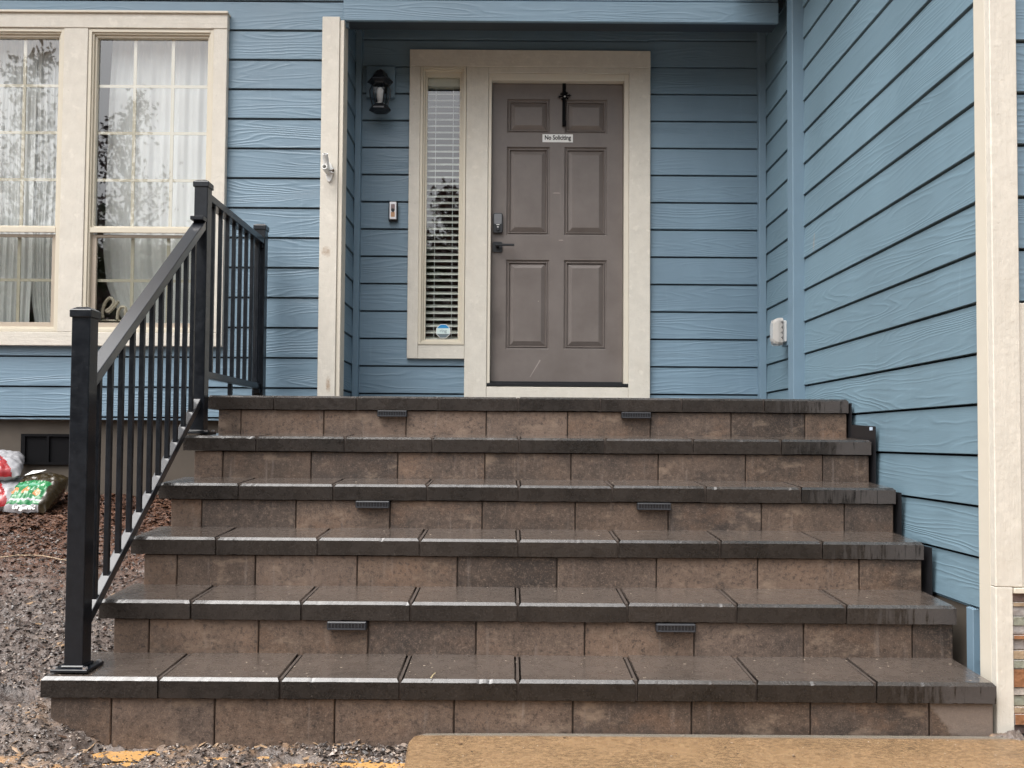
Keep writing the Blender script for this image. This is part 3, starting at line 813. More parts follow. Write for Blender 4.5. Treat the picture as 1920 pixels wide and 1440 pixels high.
# curtains hang inside, things of their own
def curtain(left_fn, x_right, z0, z1, y, seed, label, folds=9, swag=0.0):
    n, mrows = 90, 40; mb = MB(); ph = seed * 1.7
    for j in range(mrows + 1):
        z = z0 + (z1 - z0) * j / mrows; xl = left_fn(z); bot = 0
        for i in range(n + 1):
            t = i / n; X = xl + (x_right - xl) * t
            a = .0065 * math.sin(t * folds * 6.283 + ph + .7 * math.sin(z * 1.3)) + .004 * math.sin(t * folds * 2.3 * 6.283 + ph + z)
            a += .03 * noise.noise(Vector((X * 3, z * 2, seed)))
            dz = swag * (math.sin(t * math.pi) ** 2) * (1 - j / mrows)
            mb.v.append((X, y + a, z - dz))
    for j in range(mrows):
        for i in range(n):
            b = j * (n + 1) + i; mb.f.append((b, b + 1, b + n + 2, b + n + 1)); mb.mi.append(0)
    o = mb.build('curtain', M['curtain'], smooth=True, fix=False)
    return setp(o, label, 'curtain', 'white curtains behind the left windows')
CY = 5.40
def cl(z):
    pts = [(at(232, 602, Y=CY)), (at(214, 570, Y=CY)), (at(199, 530, Y=CY)), (at(193, 480, Y=CY)), (at(192, 445, Y=CY)), (at(197, 420, Y=CY)), (at(203, 250, Y=CY)), (at(213, 60, Y=CY))]
    if z <= pts[0].z: return pts[0].x + (pts[0].z - z) * .9
    for a, b in zip(pts, pts[1:]):
        if a.z <= z <= b.z: return a.x + (b.x - a.x) * (z - a.z) / (b.z - a.z)
    return pts[-1].x
curtain(cl, -1.62, 1.56, 3.62, CY, 1, 'white sheer curtain pulled aside behind the right hand window')
curtain(lambda z: at(166, 300, Y=5.42).x, at(186.5, 300, Y=5.42).x, gzz(430), 3.62, 5.40, 2, 'narrow white drape edge at the left side of the right hand window', folds=2)
curtain(lambda z: -3.42 - .0 * z, at(66, 300, Y=CY).x, 1.58, 3.62, CY, 3, 'white curtain filling the middle of the left hand window', swag=.05)
curtain(lambda z: at(62 + 45 * max(0, (1.85 - z)), 300, Y=CY).x, at(114, 300, Y=CY).x, 1.63, 3.62, CY + .004, 4, 'white curtain panel at the right side of the left hand window', folds=4, swag=.03)

# decorative script letters standing on the inner sill
orn = MB()
oc = at(205, 600, Y=5.34)
def sc_curve(pts, r): orn.tube([(oc.x + a, 5.34, oc.z + b) for a, b in pts], r, 10)
e_ = [(-.045, .0)]
for k in range(30):
    t = k / 29
    pass
import itertools
ecurve = [(-.04, .01), (-.042, .06), (-.025, .11), (.0, .135), (.022, .12), (.022, .095), (.0, .07), (-.02, .055), (.0, .05), (.03, .085), (.055, .115)]
scurve = [(.05, -.002), (.052, .05), (.07, .078), (.095, .075), (.10, .04), (.098, -.002)]
def smoothc(pts, n=5):
    out = []
    for i in range(len(pts) - 1):
        p0 = pts[max(i - 1, 0)]; p1 = pts[i]; p2 = pts[i + 1]; p3 = pts[min(i + 2, len(pts) - 1)]
        for k in range(n):
            t = k / n
            out.append(tuple(.5 * (2 * p1[j] + (p2[j] - p0[j]) * t + (2 * p0[j] - 5 * p1[j] + 4 * p2[j] - p3[j]) * t * t + (-p0[j] + 3 * p1[j] - 3 * p2[j] + p3[j]) * t ** 3) for j in (0, 1)))
    return out + [pts[-1]]
sc_curve(smoothc(ecurve), .0095); sc_curve(smoothc(scurve), .0095)
sc_curve([(-.07, -.004), (.12, -.004)], .006)
o = orn.build('script_ornament', simple('pale_wood', (.62, .55, .44), .5), smooth=True)
setp(o, 'cream script letters standing behind the lower pane of the right hand window', 'ornament')

# ------------------------------------------------------------------ entry: casing, sidelight, door
EY = 5.742          # casing face
def ex(x, y, Y=EY): return at(x, y, Y=Y).x
def ez(x, y, Y=EY): return at(x, y, Y=Y).z
eL, eR = -.6845, .908
zH = ez(990, 94); zHi = ez(900, 125)
zSb = ez(815, 672.3); zSf = ez(815, 646.5)
xs0, xs1 = ex(786, 400), ex(872.5, 400)         # sidelight opening
xd0, xd1 = ex(914, 430), ex(1179, 430)          # door opening
zDh = ez(1045, 137)
zland = 1.2
zth = ez(1045, 724)
C = [(eL, eR, zHi, zH, 'trim_h', -.003)]
MB().box(eL, eR, EY - .003, 5.78, zHi, zH).build('door_casing', M['trim_h'], house, bevel=.0025)
MB().box(eL, xs0, EY, 5.78, zSb, zHi - .001).build('door_casing', M['trim'], house, bevel=.0025)
MB().box(xs0 + .001, xs1 + .0, EY + .001, 5.78, zSb, zSf).build('door_casing', M['trim_h'], house, bevel=.002)
MB().box(xs1 + .001, xd0, EY, 5.78, zland - .02, zHi - .001).build('door_casing', M['trim'], house, bevel=.0025)
MB().box(xd0 + .001, xd1 - .001, EY + .001, 5.78, zDh, zHi - .001).build('door_casing', M['trim_h'], house, bevel=.002)
MB().box(xd1, eR, EY, 5.78, zland - .02, zHi - .001).build('door_casing', M['trim'], house, bevel=.0025)
MB().box(xd0 + .001, xd1 - .001, EY + .003, 5.80, zland - .02, zth - .006).build('kick_board', M['trim_h'], house, bevel=.002)
# jambs
DY = 5.800      # door face
jb = MB()
jb.box(xd0 + .001, xd0 + .022, EY + .008, 5.86, zth, zDh - .001)
jb.box(xd1 - .030, xd1 - .001, EY + .008, 5.86, zth, zDh - .001)
jb.box(xd0 + .022, xd1 - .030, EY + .008, 5.86, zDh - .046, zDh - .001)
jb.build('door_jamb', M['trim_s'], house, bevel=.002)
dx0, dx1 = xd0 + .0245, xd1 - .0335
dz1 = zDh - .049; dz0 = zth + .030
# --- the door slab as one relief mesh
pan = []
for (a, b, c_, d) in ((951.7, 1031.4, 186, 249.5), (1061.7, 1139.5, 187, 250), (950, 1030.9, 275.2, 441), (1056.6, 1138, 276.3, 441.4), (947.7, 1028.3, 486.7, 655), (1055.7, 1136, 488.3, 655)):
    mx_, mz_ = (a + b) / 2, (c_ + d) / 2
    pan.append((at(a, mz_, Y=DY).x, at(b, mz_, Y=DY).x, at(mx_, d, Y=DY).z, at(mx_, c_, Y=DY).z))
colL = (sum(p_[0] for p_ in pan[0::2]) / 3, sum(p_[1] for p_ in pan[0::2]) / 3)
colR = (sum(p_[0] for p_ in pan[1::2]) / 3, sum(p_[1] for p_ in pan[1::2]) / 3)
PAN = [((colL if i % 2 == 0 else colR)[0], (colL if i % 2 == 0 else colR)[1], p_[2], p_[3]) for i, p_ in enumerate(pan)]
prof = [(0, 0), (.003, .0095), (.010, .0120), (.015, .004), (.019, .004), (.023, .017), (.050, .003), (.053, .0015)]   # inset, depth
dm = MB()
xsb = sorted({dx0, dx1, colL[0], colL[1], colR[0], colR[1]})
rows_ = []
for r_ in range(3):
    z0_ = (PAN[2 * r_][2] + PAN[2 * r_ + 1][2]) / 2; z1_ = (PAN[2 * r_][3] + PAN[2 * r_ + 1][3]) / 2
    rows_.append((z0_, z1_))
zsb = sorted([dz0, dz1] + [v for r_ in rows_ for v in r_])
for i in range(5):
    for j in range(len(zsb) - 1):
        x0, x1, z0, z1 = xsb[i], xsb[i + 1], zsb[j], zsb[j + 1]
        if i in (1, 3) and j in (1, 3, 5):
            prev = None
            for (ins, dep) in prof:
                loop = [(x0 + ins, DY + dep, z0 + ins), (x1 - ins, DY + dep, z0 + ins), (x1 - ins, DY + dep, z1 - ins), (x0 + ins, DY + dep, z1 - ins)]
                if prev: dm.add(prev + loop, [(q, (q + 1) % 4, (q + 1) % 4 + 4, q + 4) for q in range(4)])
                prev = loop
            dm.add(prev, [(0, 1, 2, 3)])
        else:
            dm.add([(x0, DY, z0), (x1, DY, z0), (x1, DY, z1), (x0, DY, z1)], [(0, 1, 2, 3)])
dm.add([(dx0, DY, dz0), (dx1, DY, dz0), (dx1, DY, dz1), (dx0, DY, dz1), (dx0, DY + .045, dz0), (dx1, DY + .045, dz0), (dx1, DY + .045, dz1), (dx0, DY + .045, dz1)],
       [(0, 1, 5, 4), (1, 2, 6, 5), (2, 3, 7, 6), (3, 0, 4, 7), (4, 5, 6, 7)])
door = dm.build('front_door', M['door'], house, fix=False, label='six panel taupe brown front door with black smart lock')
bmd = bmesh.new(); bmd.from_mesh(door.data); bmesh.ops.remove_doubles(bmd, verts=bmd.verts, dist=1e-5); bmesh.ops.recalc_face_normals(bmd, faces=bmd.faces[:]); bmd.to_mesh(door.data); bmd.free()
# door hardware
def rrect(mb, cx, cz, w_, h_, r_, y0, y1, n=5, mi=0):
    poly = []
    for (sx, sz, a0) in ((1, 1, 0), (-1, 1, 90), (-1, -1, 180), (1, -1, 270)):
        for k in range(n + 1):
            t = R(a0 + 90 * k / n)
            poly.append((cx + sx * (w_ / 2 - r_) + r_ * math.cos(t), cz + sz * (h_ / 2 - r_) + r_ * math.sin(t)))
    return mb.prism(poly, y0, y1, mi)
c_ = at(933.5, 418, Y=DY - .02)
lk = rrect(MB(), c_.x, c_.z, .064, .134, .014, DY - .024, DY, 5)
lk = lk.build('smart_lock', M['black'], door, bevel=.003, seg=2)
rrect(MB(), c_.x, c_.z + .026, .050, .068, .008, DY - .0262, DY - .0245).build('keypad', M['greyp'], lk)
rrect(MB(), c_.x, c_.z - .036, .024, .036, .011, DY - .032, DY - .0245).build('key_cover', M['black'], lk, bevel=.002)
rrect(MB(), c_.x, c_.z - .013, .022, .004, .0015, DY - .0268, DY - .0245).build('logo_bar', M['lbl'], lk)
MB().lathe([(.0, .0), (.006, .0), (.006, .005), (.0, .005)], (0, 0, 0), 12)
MB().box(c_.x - .006, c_.x + .006, DY - .0335, DY - .0322, c_.z - .033, c_.z - .025).build('thumb_turn', M['silver'], lk, bevel=.001)
c_ = at(932.5, 463, Y=DY - .01)
hd = rrect(MB(), c_.x, c_.z, .066, .070, .012, DY - .010, DY, 5)
hd.tube([(c_.x, DY - .01, c_.z + .004), (c_.x, DY - .05, c_.z + .004)], .011, 14)
hd.box(c_.x - .012, c_.x + .112, DY - .062, DY - .044, c_.z - .002, c_.z + .011)
hd.build('door_handle', M['black'], door, bevel=.0015)
th = MB(); th.box(xd0 - .004, xd1 + .004, DY - .052, DY + .03, zth, zth + .020); th.box(dx0, dx1, DY - .014, DY - .001, zth + .0205, zth + .033)
th.build('threshold', M['black'], house, bevel=.003)
# scuffs on the door paint: thin paint chips
ch = MB()
for (a, b, w_, h_) in ((1043, 362, 18, 3), (1052, 450.5, 11, 2.5), (1009.5, 564.8, 3.5, 2)):
    q = at(a, b, Y=DY); s_ = DY / F
    pts = []
    for k in range(14):
        t = 2 * math.pi * k / 14; rr = random.uniform(.7, 1.1)
        pts.append((q.x + w_ / 2 * s_ * rr * math.cos(t), DY - .0004, q.z + h_ / 2 * s_ * rr * math.sin(t)))
    ch.add(pts, [tuple(range(14))])
q0, q1 = at(993, 707, Y=DY), at(1012, 676, Y=DY)
ch.add([(q0.x, DY - .0004, q0.z), (q0.x + .004, DY - .0004, q0.z), (q1.x + .006, DY - .0004, q1.z), (q1.x, DY - .0004, q1.z + .006)], [(0, 1, 2, 3)])
ch.build('paint_scuff', simple('scuff', (.30, .26, .24), .7), door, fix=False)

# sidelight
slf = ring(MB(), xs0 + .001, xs1 - .001, zSf + .001, zHi - .002, .018, EY - .004, 5.80, wt=.016, wb=.018)
ring(slf, xs0 + .019, xs1 - .019, zSf + .019, zHi - .018, .012, EY + .010, 5.80, wt=.012, wb=.010)
ring(slf, xs0 + .031, xs1 - .031, zSf + .029, zHi - .030, .014, EY + .026, 5.80, wt=.030, wb=.010)
slf = slf.build('sidelight_window', M['vinyl'], house, bevel=.0015)
gx0, gx1 = xs0 + .0445, xs1 - .0445; gz0, gz1 = zSf + .038, zHi - .058
MB().add([(gx0 - .01, 5.778, gz0 - .01), (gx1 + .01, 5.778, gz0 - .01), (gx1 + .01, 5.778, gz1 + .01), (gx0 - .01, 5.778, gz1 + .01)], [(0, 1, 2, 3)]).build('pane', M['glass_side'], slf, fix=False)
# blind
bl = empty('window_blind', ((gx0 + gx1) / 2, 5.83, gz1), 'white slatted blind hanging behind the narrow sidelight pane', 'blind')
sm = MB(); z = gz0 + .006
while z < gz1 - .06:
    sm.add([(gx0 - .03, 5.812, z - .004), (gx1 + .03, 5.812, z - .004), (gx1 + .03, 5.856, z + .020), (gx0 - .03, 5.856, z + .020),
            (gx0 - .03, 5.812, z - .0008), (gx1 + .03, 5.812, z - .0008), (gx1 + .03, 5.856, z + .0232), (gx0 - .03, 5.856, z + .0232)],
           [(0, 1, 2, 3), (7, 6, 5, 4), (0, 4, 5, 1), (1, 5, 6, 2), (2, 6, 7, 3), (3, 7, 4, 0)])
    z += .0433
s_ = sm.build('slat', M['blind'], bl); s_['kind'] = 'stuff'
del s_['kind']
cm = MB()
for xq in (gx0 + .053, gx1 - .045): cm.box(xq - .0012, xq + .0012, 5.8085, 5.8105, gz0, gz1 - .05)
cm.build('ladder_cord', M['lbl'], bl)
MB().box(gx0 - .03, gx1 + .03, 5.805, 5.86, gz1 - .05, gz1 + .02).build('headrail', M['blind'], bl)

# sticker
sc_ = at(831, 621, Y=5.776)
st = empty('window_sticker', (sc_.x, 5.776, sc_.z), 'small octagonal blue and white alarm sticker at the bottom of the sidelight pane', 'sticker')
def octa(r_, zlo=-9, zhi=9):
    pts = [(r_ * math.cos(R(22.5 + 45 * k)), r_ * math.sin(R(22.5 + 45 * k))) for k in range(8)]
    out = []
    def clip(P_, keep, zc):
        res = []
        for i in range(len(P_)):
            a, b = P_[i], P_[(i + 1) % len(P_)]
            ka, kb = keep(a[1]), keep(b[1])
            if ka: res.append(a)
            if ka != kb:
                t = (zc - a[1]) / (b[1] - a[1]); res.append((a[0] + (b[0] - a[0]) * t, zc))
        return res
    pts = clip(pts, lambda v: v >= zlo, zlo) if zlo > -9 else pts
    pts = clip(pts, lambda v: v <= zhi, zhi) if zhi < 9 else pts
    return pts
def octm(r_, y, mat, name, zlo=-9, zhi=9):
    pts = octa(r_, zlo, zhi)
    return MB().prism([(sc_.x + a, sc_.z + b) for a, b in pts], y, y + .0004).build(name, mat, st)
octm(.0500, 5.7768, M['lbl'], 'sticker_back')
octm(.0465, 5.7760, simple('sticker_blue', (.02, .25, .55), .4), 'blue_band', .020)
octm(.0465, 5.7760, simple('sticker_pale', (.62, .74, .72), .4), 'pale_band', -.0175, .0195)
octm(.0465, 5.7760, simple('sticker_grey', (.13, .17, .19), .4), 'grey_band', -9, -.018)
T = Matrix.Translation((sc_.x, 5.7757, sc_.z + .002)) @ Matrix.Rotation(R(90), 4, 'X')
tm = text_mesh('ring', 'lettering', simple('sticker_ink', (.30, .40, .42), .5), None, T, .030, .0001)
tm.parent = st; tm.matrix_parent_inverse = Matrix.Translation(-Vector(st.location))

# door sign
sg = at(1045.7, 259.3, Y=DY - .001)
sgn = empty('door_sign', (sg.x, DY, sg.z), 'small white sign reading No Soliciting stuck on the brown door', 'sign')
MB().box(sg.x - .1015, sg.x + .1015, DY - .0022, DY - .0002, sg.z - .027, sg.z + .027).build('sign_plate', M['lbl'], sgn, bevel=.0006)
T = Matrix.Translation((sg.x, DY - .0027, sg.z + .003)) @ Matrix.Rotation(R(90), 4, 'X') @ Matrix.Diagonal((.90, 1.12, 1, 1))
tm = text_mesh('No Soliciting', 'lettering', M['ink'], None, T, .0375, .0003)
# embolden a little
for p_ in (0,):
    pass
tm.parent = sgn; tm.matrix_parent_inverse = Matrix.Translation(-Vector(sgn.location))

# wreath hanger over the top of the door
wh0 = at(1058, 153, Y=DY - .01)
wh = empty('wreath_hanger', (wh0.x, DY - .01, dz1), 'black over the door wreath hanger with a snowflake ornament', 'hanger')
zb_ = at(1060, 236.6, Y=DY - .01).z
sb = MB(); sb.box(wh0.x - .012, wh0.x + .012, DY - .0045, DY - .0015, zb_, dz1 + .003); sb.box(wh0.x - .012, wh0.x + .012, DY - .0045, DY + .04, dz1 + .001, dz1 + .0028)
sb.box(wh0.x - .012, wh0.x + .012, DY - .030, DY - .0046, zb_, zb_ + .003); sb.box(wh0.x - .012, wh0.x + .012, DY - .033, DY - .030, zb_, zb_ + .03)
sb.build('strap', M['blackm'], wh, bevel=.0006)
oc_ = at(1058.5, 180, Y=DY - .02); om = MB()
for k in range(8):
    t = R(k * 45 + 8); L_ = .046 if k % 2 == 0 else .034
    p1 = (oc_.x + math.cos(t) * L_, DY - .016, oc_.z + math.sin(t) * L_)
    om.tube([(oc_.x, DY - .017, oc_.z), (oc_.x + math.cos(t) * L_ * .6, DY - .018, oc_.z + math.sin(t) * L_ * .6), p1], [.004, .0055, .002], 6)
    for s2 in (-1, 1):
        b0 = (oc_.x + math.cos(t) * L_ * .6, DY - .017, oc_.z + math.sin(t) * L_ * .6)
        t2 = t + s2 * .8
        om.tube([b0, (b0[0] + math.cos(t2) * .014, DY - .017, b0[2] + math.sin(t2) * .014)], [.003, .0015], 5)
om.build('snowflake', M['blackm'], wh)
MB().lathe([(0, 0), (.006, .001), (.008, .005), (.006, .010), (0, .012)], (oc_.x + .001, DY - .028, oc_.z - .012), 12).build('stud', M['silver'], wh, smooth=True)

# doorbell
q = at(737, 396.5, Y=5.74)
db = empty('doorbell', (q.x, 5.757, q.z), 'silver video doorbell with round black button on the blue siding', 'doorbell')
MB().box(q.x - .030, q.x + .030, 5.742, 5.765, q.z - .064, q.z + .062).build('mount_plate', M['black'], db, bevel=.003)
rrect(MB(), q.x + .001, q.z + .003, .048, .118, .006, 5.722, 5.7415).build('housing', M['silver'], db, bevel=.003)
rrect(MB(), q.x + .001, q.z + .024, .026, .040, .004, 5.7205, 5.7215).build('lens_panel', simple('smoked_rose', (.25, .17, .17), .15), db)
MB().prism([(q.x + .001 + .0115 * math.cos(R(a)), q.z + .004 + .0115 * math.sin(R(a))) for a in range(0, 360, 20)], 5.717, 5.7203).build('button', M['black'], db, bevel=.001)
rrect(MB(), q.x + .001, q.z - .024, .026, .032, .004, 5.7205, 5.7215).build('lower_panel', simple('copper_panel', (.55, .30, .16), .2), db)

# flag pole bracket on the cream post
q = at(617, 322, Y=5.222)
fb = empty('flag_bracket', (q.x, 5.226, q.z), 'white plastic flag pole bracket screwed to the cream corner trim', 'bracket')
bp_ = MB(); n = 24
poly = [(q.x + .002 + .0215 * math.cos(2 * math.pi * k / n), q.z - .004 + .060 * math.sin(2 * math.pi * k / n)) for k in range(n)]
bp_.prism(poly, 5.214, 5.2255)
bp_.box(q.x + .012, q.x + .03, 5.205, 5.2255, q.z - .012, q.z + .02)
bp_.build('base_plate', M['white'], fb, bevel=.002)
def ringtube(mb, a, b, r0, r1, n=18):
    a = Vector(a); b = Vector(b); d = (b - a).normalized(); s1 = d.cross(Vector((1, 0, 0))).normalized(); s2 = d.cross(s1); base = len(mb.v)
    for (p_, r_) in ((a, r0), (b, r0), (b, r1), (a + d * .004, r1)):
        for j in range(n):
            t = 2 * math.pi * j / n; mb.v.append(tuple(p_ + (s1 * math.cos(t) + s2 * math.sin(t)) * r_))
    for i in range(3):
        for j in range(n): mb.f.append((base + i * n + j, base + i * n + (j + 1) % n, base + (i + 1) * n + (j + 1) % n, base + (i + 1) * n + j)); mb.mi.append(0)
    mb.f.append(tuple(base + 3 * n + j for j in range(n))); mb.mi.append(0)
    mb.f.append(tuple(base + j for j in range(n - 1, -1, -1))); mb.mi.append(0)
tb = MB(); ringtube(tb, (q.x - .008, 5.207, q.z + .008), (q.x - .010, 5.150, q.z + .085), .0165, .0125)
tb.build('pole_socket', M['white'], fb)
tb = MB(); ringtube(tb, (q.x - .006, 5.207, q.z - .004), (q.x - .008, 5.125, q.z + .002), .0165, .0115)
tb.build('pole_socket', M['white'], fb)
MB().tube([(q.x + .008, 5.18, q.z - .004), (q.x + .032, 5.172, q.z - .008)], .003, 8).tube([(q.x + .031, 5.172, q.z - .008), (q.x + .037, 5.170, q.z - .009)], .0085, 8).build('thumb_screw', simple('rusty_screw', (.12, .09, .07), .5, metal=.6), fb)

# wall lantern
lc = at(713, 170, Y=5.67)
wlx, wly = lc.x, 5.665
la = empty('wall_lantern', (wlx, 5.757, lc.z), 'black hexagonal wall lantern with clear glass beside the sidelight', 'lantern')
mbq = at(714, 150, Y=5.745)
MB().box(mbq.x - .094, mbq.x + .094, 5.738, 5.768, at(714, 183, Y=5.745).z, mbq.z + .09).build('mount_block', M['blue_trim'], la, bevel=.003)
def lz_(y): return at(713, y, Y=wly).z
zr, zr2, zb1, zb0 = lz_(133), lz_(152), lz_(198), lz_(209)
MB().lathe([(.001, zr + .006), (.012, zr + .005), (.016, zr), (.030, zr - .004), (.042, zr - .018), (.049, zr - .034), (.051, zr - .040), (.062, zr - .046), (.084, zr2 - .004), (.085, zr2 - .010), (.058, zr2 - .020), (.052, zr2 - .026), (.001, zr2 - .026)], (wlx, wly, 0), 6, rot=0).build('lantern_roof', M['black'], la)
gl_ = MB().lathe([(.050, zr2 - .027), (.067, (zr2 + zb1) / 2 + .02), (.064, (zr2 + zb1) / 2 - .02), (.047, zb1)], (wlx, wly, 0), 6)
gl_.build('lantern_glass', M['glass_lamp'], la)
fr_ = MB()
for k in range(6):
    t = R(60 * k)
    pts = [(wlx + r_ * math.cos(t), wly + r_ * math.sin(t), z_) for r_, z_ in ((.052, zr2 - .025), (.0685, (zr2 + zb1) / 2 + .02), (.0655, (zr2 + zb1) / 2 - .02), (.049, zb1))]
    fr_.tube(pts, .0035, 6)
fr_.build('lantern_frame', M['black'], la)
MB().lathe([(.001, zb1 + .002), (.050, zb1 + .002), (.053, zb1 - .002), (.070, zb0 + .014), (.071, zb0 + .004), (.045, zb0 - .004), (.001, zb0 - .004)], (wlx, wly, 0), 6).build('lantern_base', M['black'], la)
MB().lathe([(.001, .0), (.030, .0), (.030, .012), (.012, .020), (.001, .02)], (wlx, wly, zb1 + .002), 16).build('lamp_holder', M['white'], la)
bulb = MB().lathe([(.001, .098), (.012, .094), (.021, .082), (.0235, .062), (.022, .03), (.015, .0), (.001, 0)], (wlx, wly, zb1 + .022), 20)
bulb.build('bulb', simple('frosted_bulb', (.85, .84, .84), .3, namt=.03), la, smooth=True)
MB().tube([(wlx, wly + .0, zr + .004), (wlx, wly + .04, zr + .022), (wlx, 5.738, zr - .03)], .008, 8).box(wlx - .035, wlx + .035, 5.726, 5.7375, zr - .12, zr + .01).build('bracket_arm', M['black'], la)

# weatherproof outlet cover on the side wall
q0 = at(1455, 622, X=1.60)
oy = 5.22
oz = at(1456, 622, Y=oy).z
oc2 = empty('outlet_cover', (WX, oy, oz), 'clear weatherproof outlet cover on the side wall above the top step', 'outlet')
MB().box(1.628, 1.664, oy - .06, oy + .065, oz - .085, oz + .098).build('mount_block', M['blue_trim'], oc2, bevel=.002)
MB().box(1.604, 1.6275, oy - .040, oy + .048, oz - .062, oz + .062).build('cover_base', M['white'], oc2, bevel=.003)
N = NB('cloudy_plastic'); N.fin((.62, .60, .57), .2, None, spec=.5)
N.b.inputs['Transmission Weight'].default_value = .35
M['cloudy'] = N.m
bub = MB(); 
for (xa, xb, i0, i1) in ((1.556, 1.598, .012, .0),):
    vs = []
    for (X_, ins) in ((1.6035, .0), (1.575, .0), (1.558, .008), (1.548, .024)):
        y0_, y1_, z0_, z1_ = oy - .050 + ins, oy + .055 - ins, oz - .082 + ins, oz + .078 - ins
        vs.append([(X_, y0_ + .012, z0_), (X_, y1_ - .012, z0_), (X_, y1_, z0_ + .015), (X_, y1_, z1_ - .015), (X_, y1_ - .012, z1_), (X_, y0_ + .012, z1_), (X_, y0_, z1_ - .015), (X_, y0_, z0_ + .015)])
    for a, b in zip(vs, vs[1:]): bub.add(a + b, [(i, (i + 1) % 8, (i + 1) % 8 + 8, i + 8) for i in range(8)])
    bub.add(vs[-1], [tuple(range(8))]); bub.add(vs[0], [tuple(range(7, -1, -1))])
bub.build('clear_lid', M['cloudy'], oc2, bevel=.002)
hg = MB()
for k in range(4): hg.tube([(1.600, oy - .0525, oz - .045 + k * .03), (1.590, oy - .0535, oz - .038 + k * .03), (1.600, oy - .0525, oz - .031 + k * .03)], .0022, 6)
hg.build('hinge', M['greyp'], oc2)

# ------------------------------------------------------------------ railing
rail = empty('stair_railing', (-1.478, 3.03, .19), 'black metal railing with square balusters along the left side of the steps', 'railing')
RX = -1.474; PW = .0635
def post(y, z0, z1, name='post', plate=True):
    p_ = MB().box(RX - PW / 2, RX + PW / 2, y - PW / 2, y + PW / 2, z0 + .010, z1 - .004).build(name, M['metal'], rail, bevel=.0035, seg=2)
    c_ = MB(); h = PW / 2 + .0055
    c_.add([(RX - h, y - h, z1 - .026), (RX + h, y - h, z1 - .026), (RX + h, y + h, z1 - .026), (RX - h, y + h, z1 - .026),
            (RX - h, y - h, z1), (RX + h, y - h, z1), (RX + h, y + h, z1), (RX - h, y + h, z1),
            (RX - h * .55, y - h * .55, z1 + .011), (RX + h * .55, y - h * .55, z1 + .011), (RX + h * .55, y + h * .55, z1 + .011), (RX - h * .55, y + h * .55, z1 + .011)],
           [(3, 2, 1, 0), (0, 1, 5, 4), (1, 2, 6, 5), (2, 3, 7, 6), (3, 0, 4, 7), (4, 5, 9, 8), (5, 6, 10, 9), (6, 7, 11, 10), (7, 4, 8, 11), (8, 9, 10, 11)])
    c_.build('post_cap', M['metal'], p_, bevel=.002)
    if plate:
        b_ = MB().box(RX - .062, RX + .062, y - .062, y + .062, z0 + .0005, z0 + .010)
        b_.build('base_plate', M['metal'], p_, bevel=.0015)
        bc = MB(); bc.box(RX - .040, RX + .040, y - .040, y + .040, z0 + .0105, z0 + .018); bc.build('base_collar', M['metal'], p_, bevel=.004)
        bo = MB()
        for sx in (-1, 1):
            for sy in (-1, 1): bo.lathe([(.009, 0), (.009, .007), (.0, .008)], (RX + sx * .050, y + sy * .050, z0 + .0102), 6)
        bo.build('bolt', M['silver'], p_)
    return p_
y1_, y2_, y3_ = 3.032, 4.16, 5.135
post(y1_, STEP_Z[0] + (y1_ - STEP_Y[0]) * SLOPE + .0015, 1.418)
post(y2_, STEP_Z[4] + (y2_ - STEP_Y[4]) * SLOPE + .0015, 2.196)
post(y3_, 1.205, 2.228)
def bracket(y, z, d):
    MB().box(RX - .022, RX + .022, min(y, y + d * .012), max(y, y + d * .012), z - .03, z + .02).build('rail_bracket', M['metal'], rail, bevel=.002)
sl_ = .762
ya, yb_ = y1_ + PW / 2 + .001, y2_ - PW / 2 - .001
zt0 = 1.178; zb0_ = .335
def zt_at(y): return zt0 + sl_ * (y - ya)
def zb_at(y): return zb0_ + sl_ * (y - ya)
def srail(name, z_at, wx, wz):
    h = wz / 2 / math.cos(math.atan(sl_))
    m_ = MB(); vs = []
    for y in (ya, yb_):
        for sx, sz in ((-1, -1), (1, -1), (1, 1), (-1, 1)): vs.append((RX + sx * wx / 2, y, z_at(y) + sz * h))
    m_.add(vs, [(0, 1, 2, 3), (7, 6, 5, 4), (0, 4, 5, 1), (1, 5, 6, 2), (2, 6, 7, 3), (3, 7, 4, 0)])
    return m_.build(name, M['metal_wet'], rail, bevel=.003, seg=2)
srail('handrail', zt_at, .056, .036); srail('bottom_rail', zb_at, .036, .034)
MB().box(RX - .020, RX + .020, ya, ya + .014, zt0 - .085, zt0 - .03).build('rail_bracket', M['metal'], rail, bevel=.002)
MB().box(RX - .031, RX + .031, yb_ - .05, yb_, zt_at(yb_) + .013, zt_at(yb_) + .031).build('rail_bracket', M['metal'], rail, bevel=.002)
for k in range(11):
    y = 3.142 + k * .0908
    MB().box(RX - .0095, RX + .0095, y - .0095, y + .0095, zb_at(y) + .006, zt_at(y) - .012).build('baluster', M['metal'], rail, bevel=.0018)
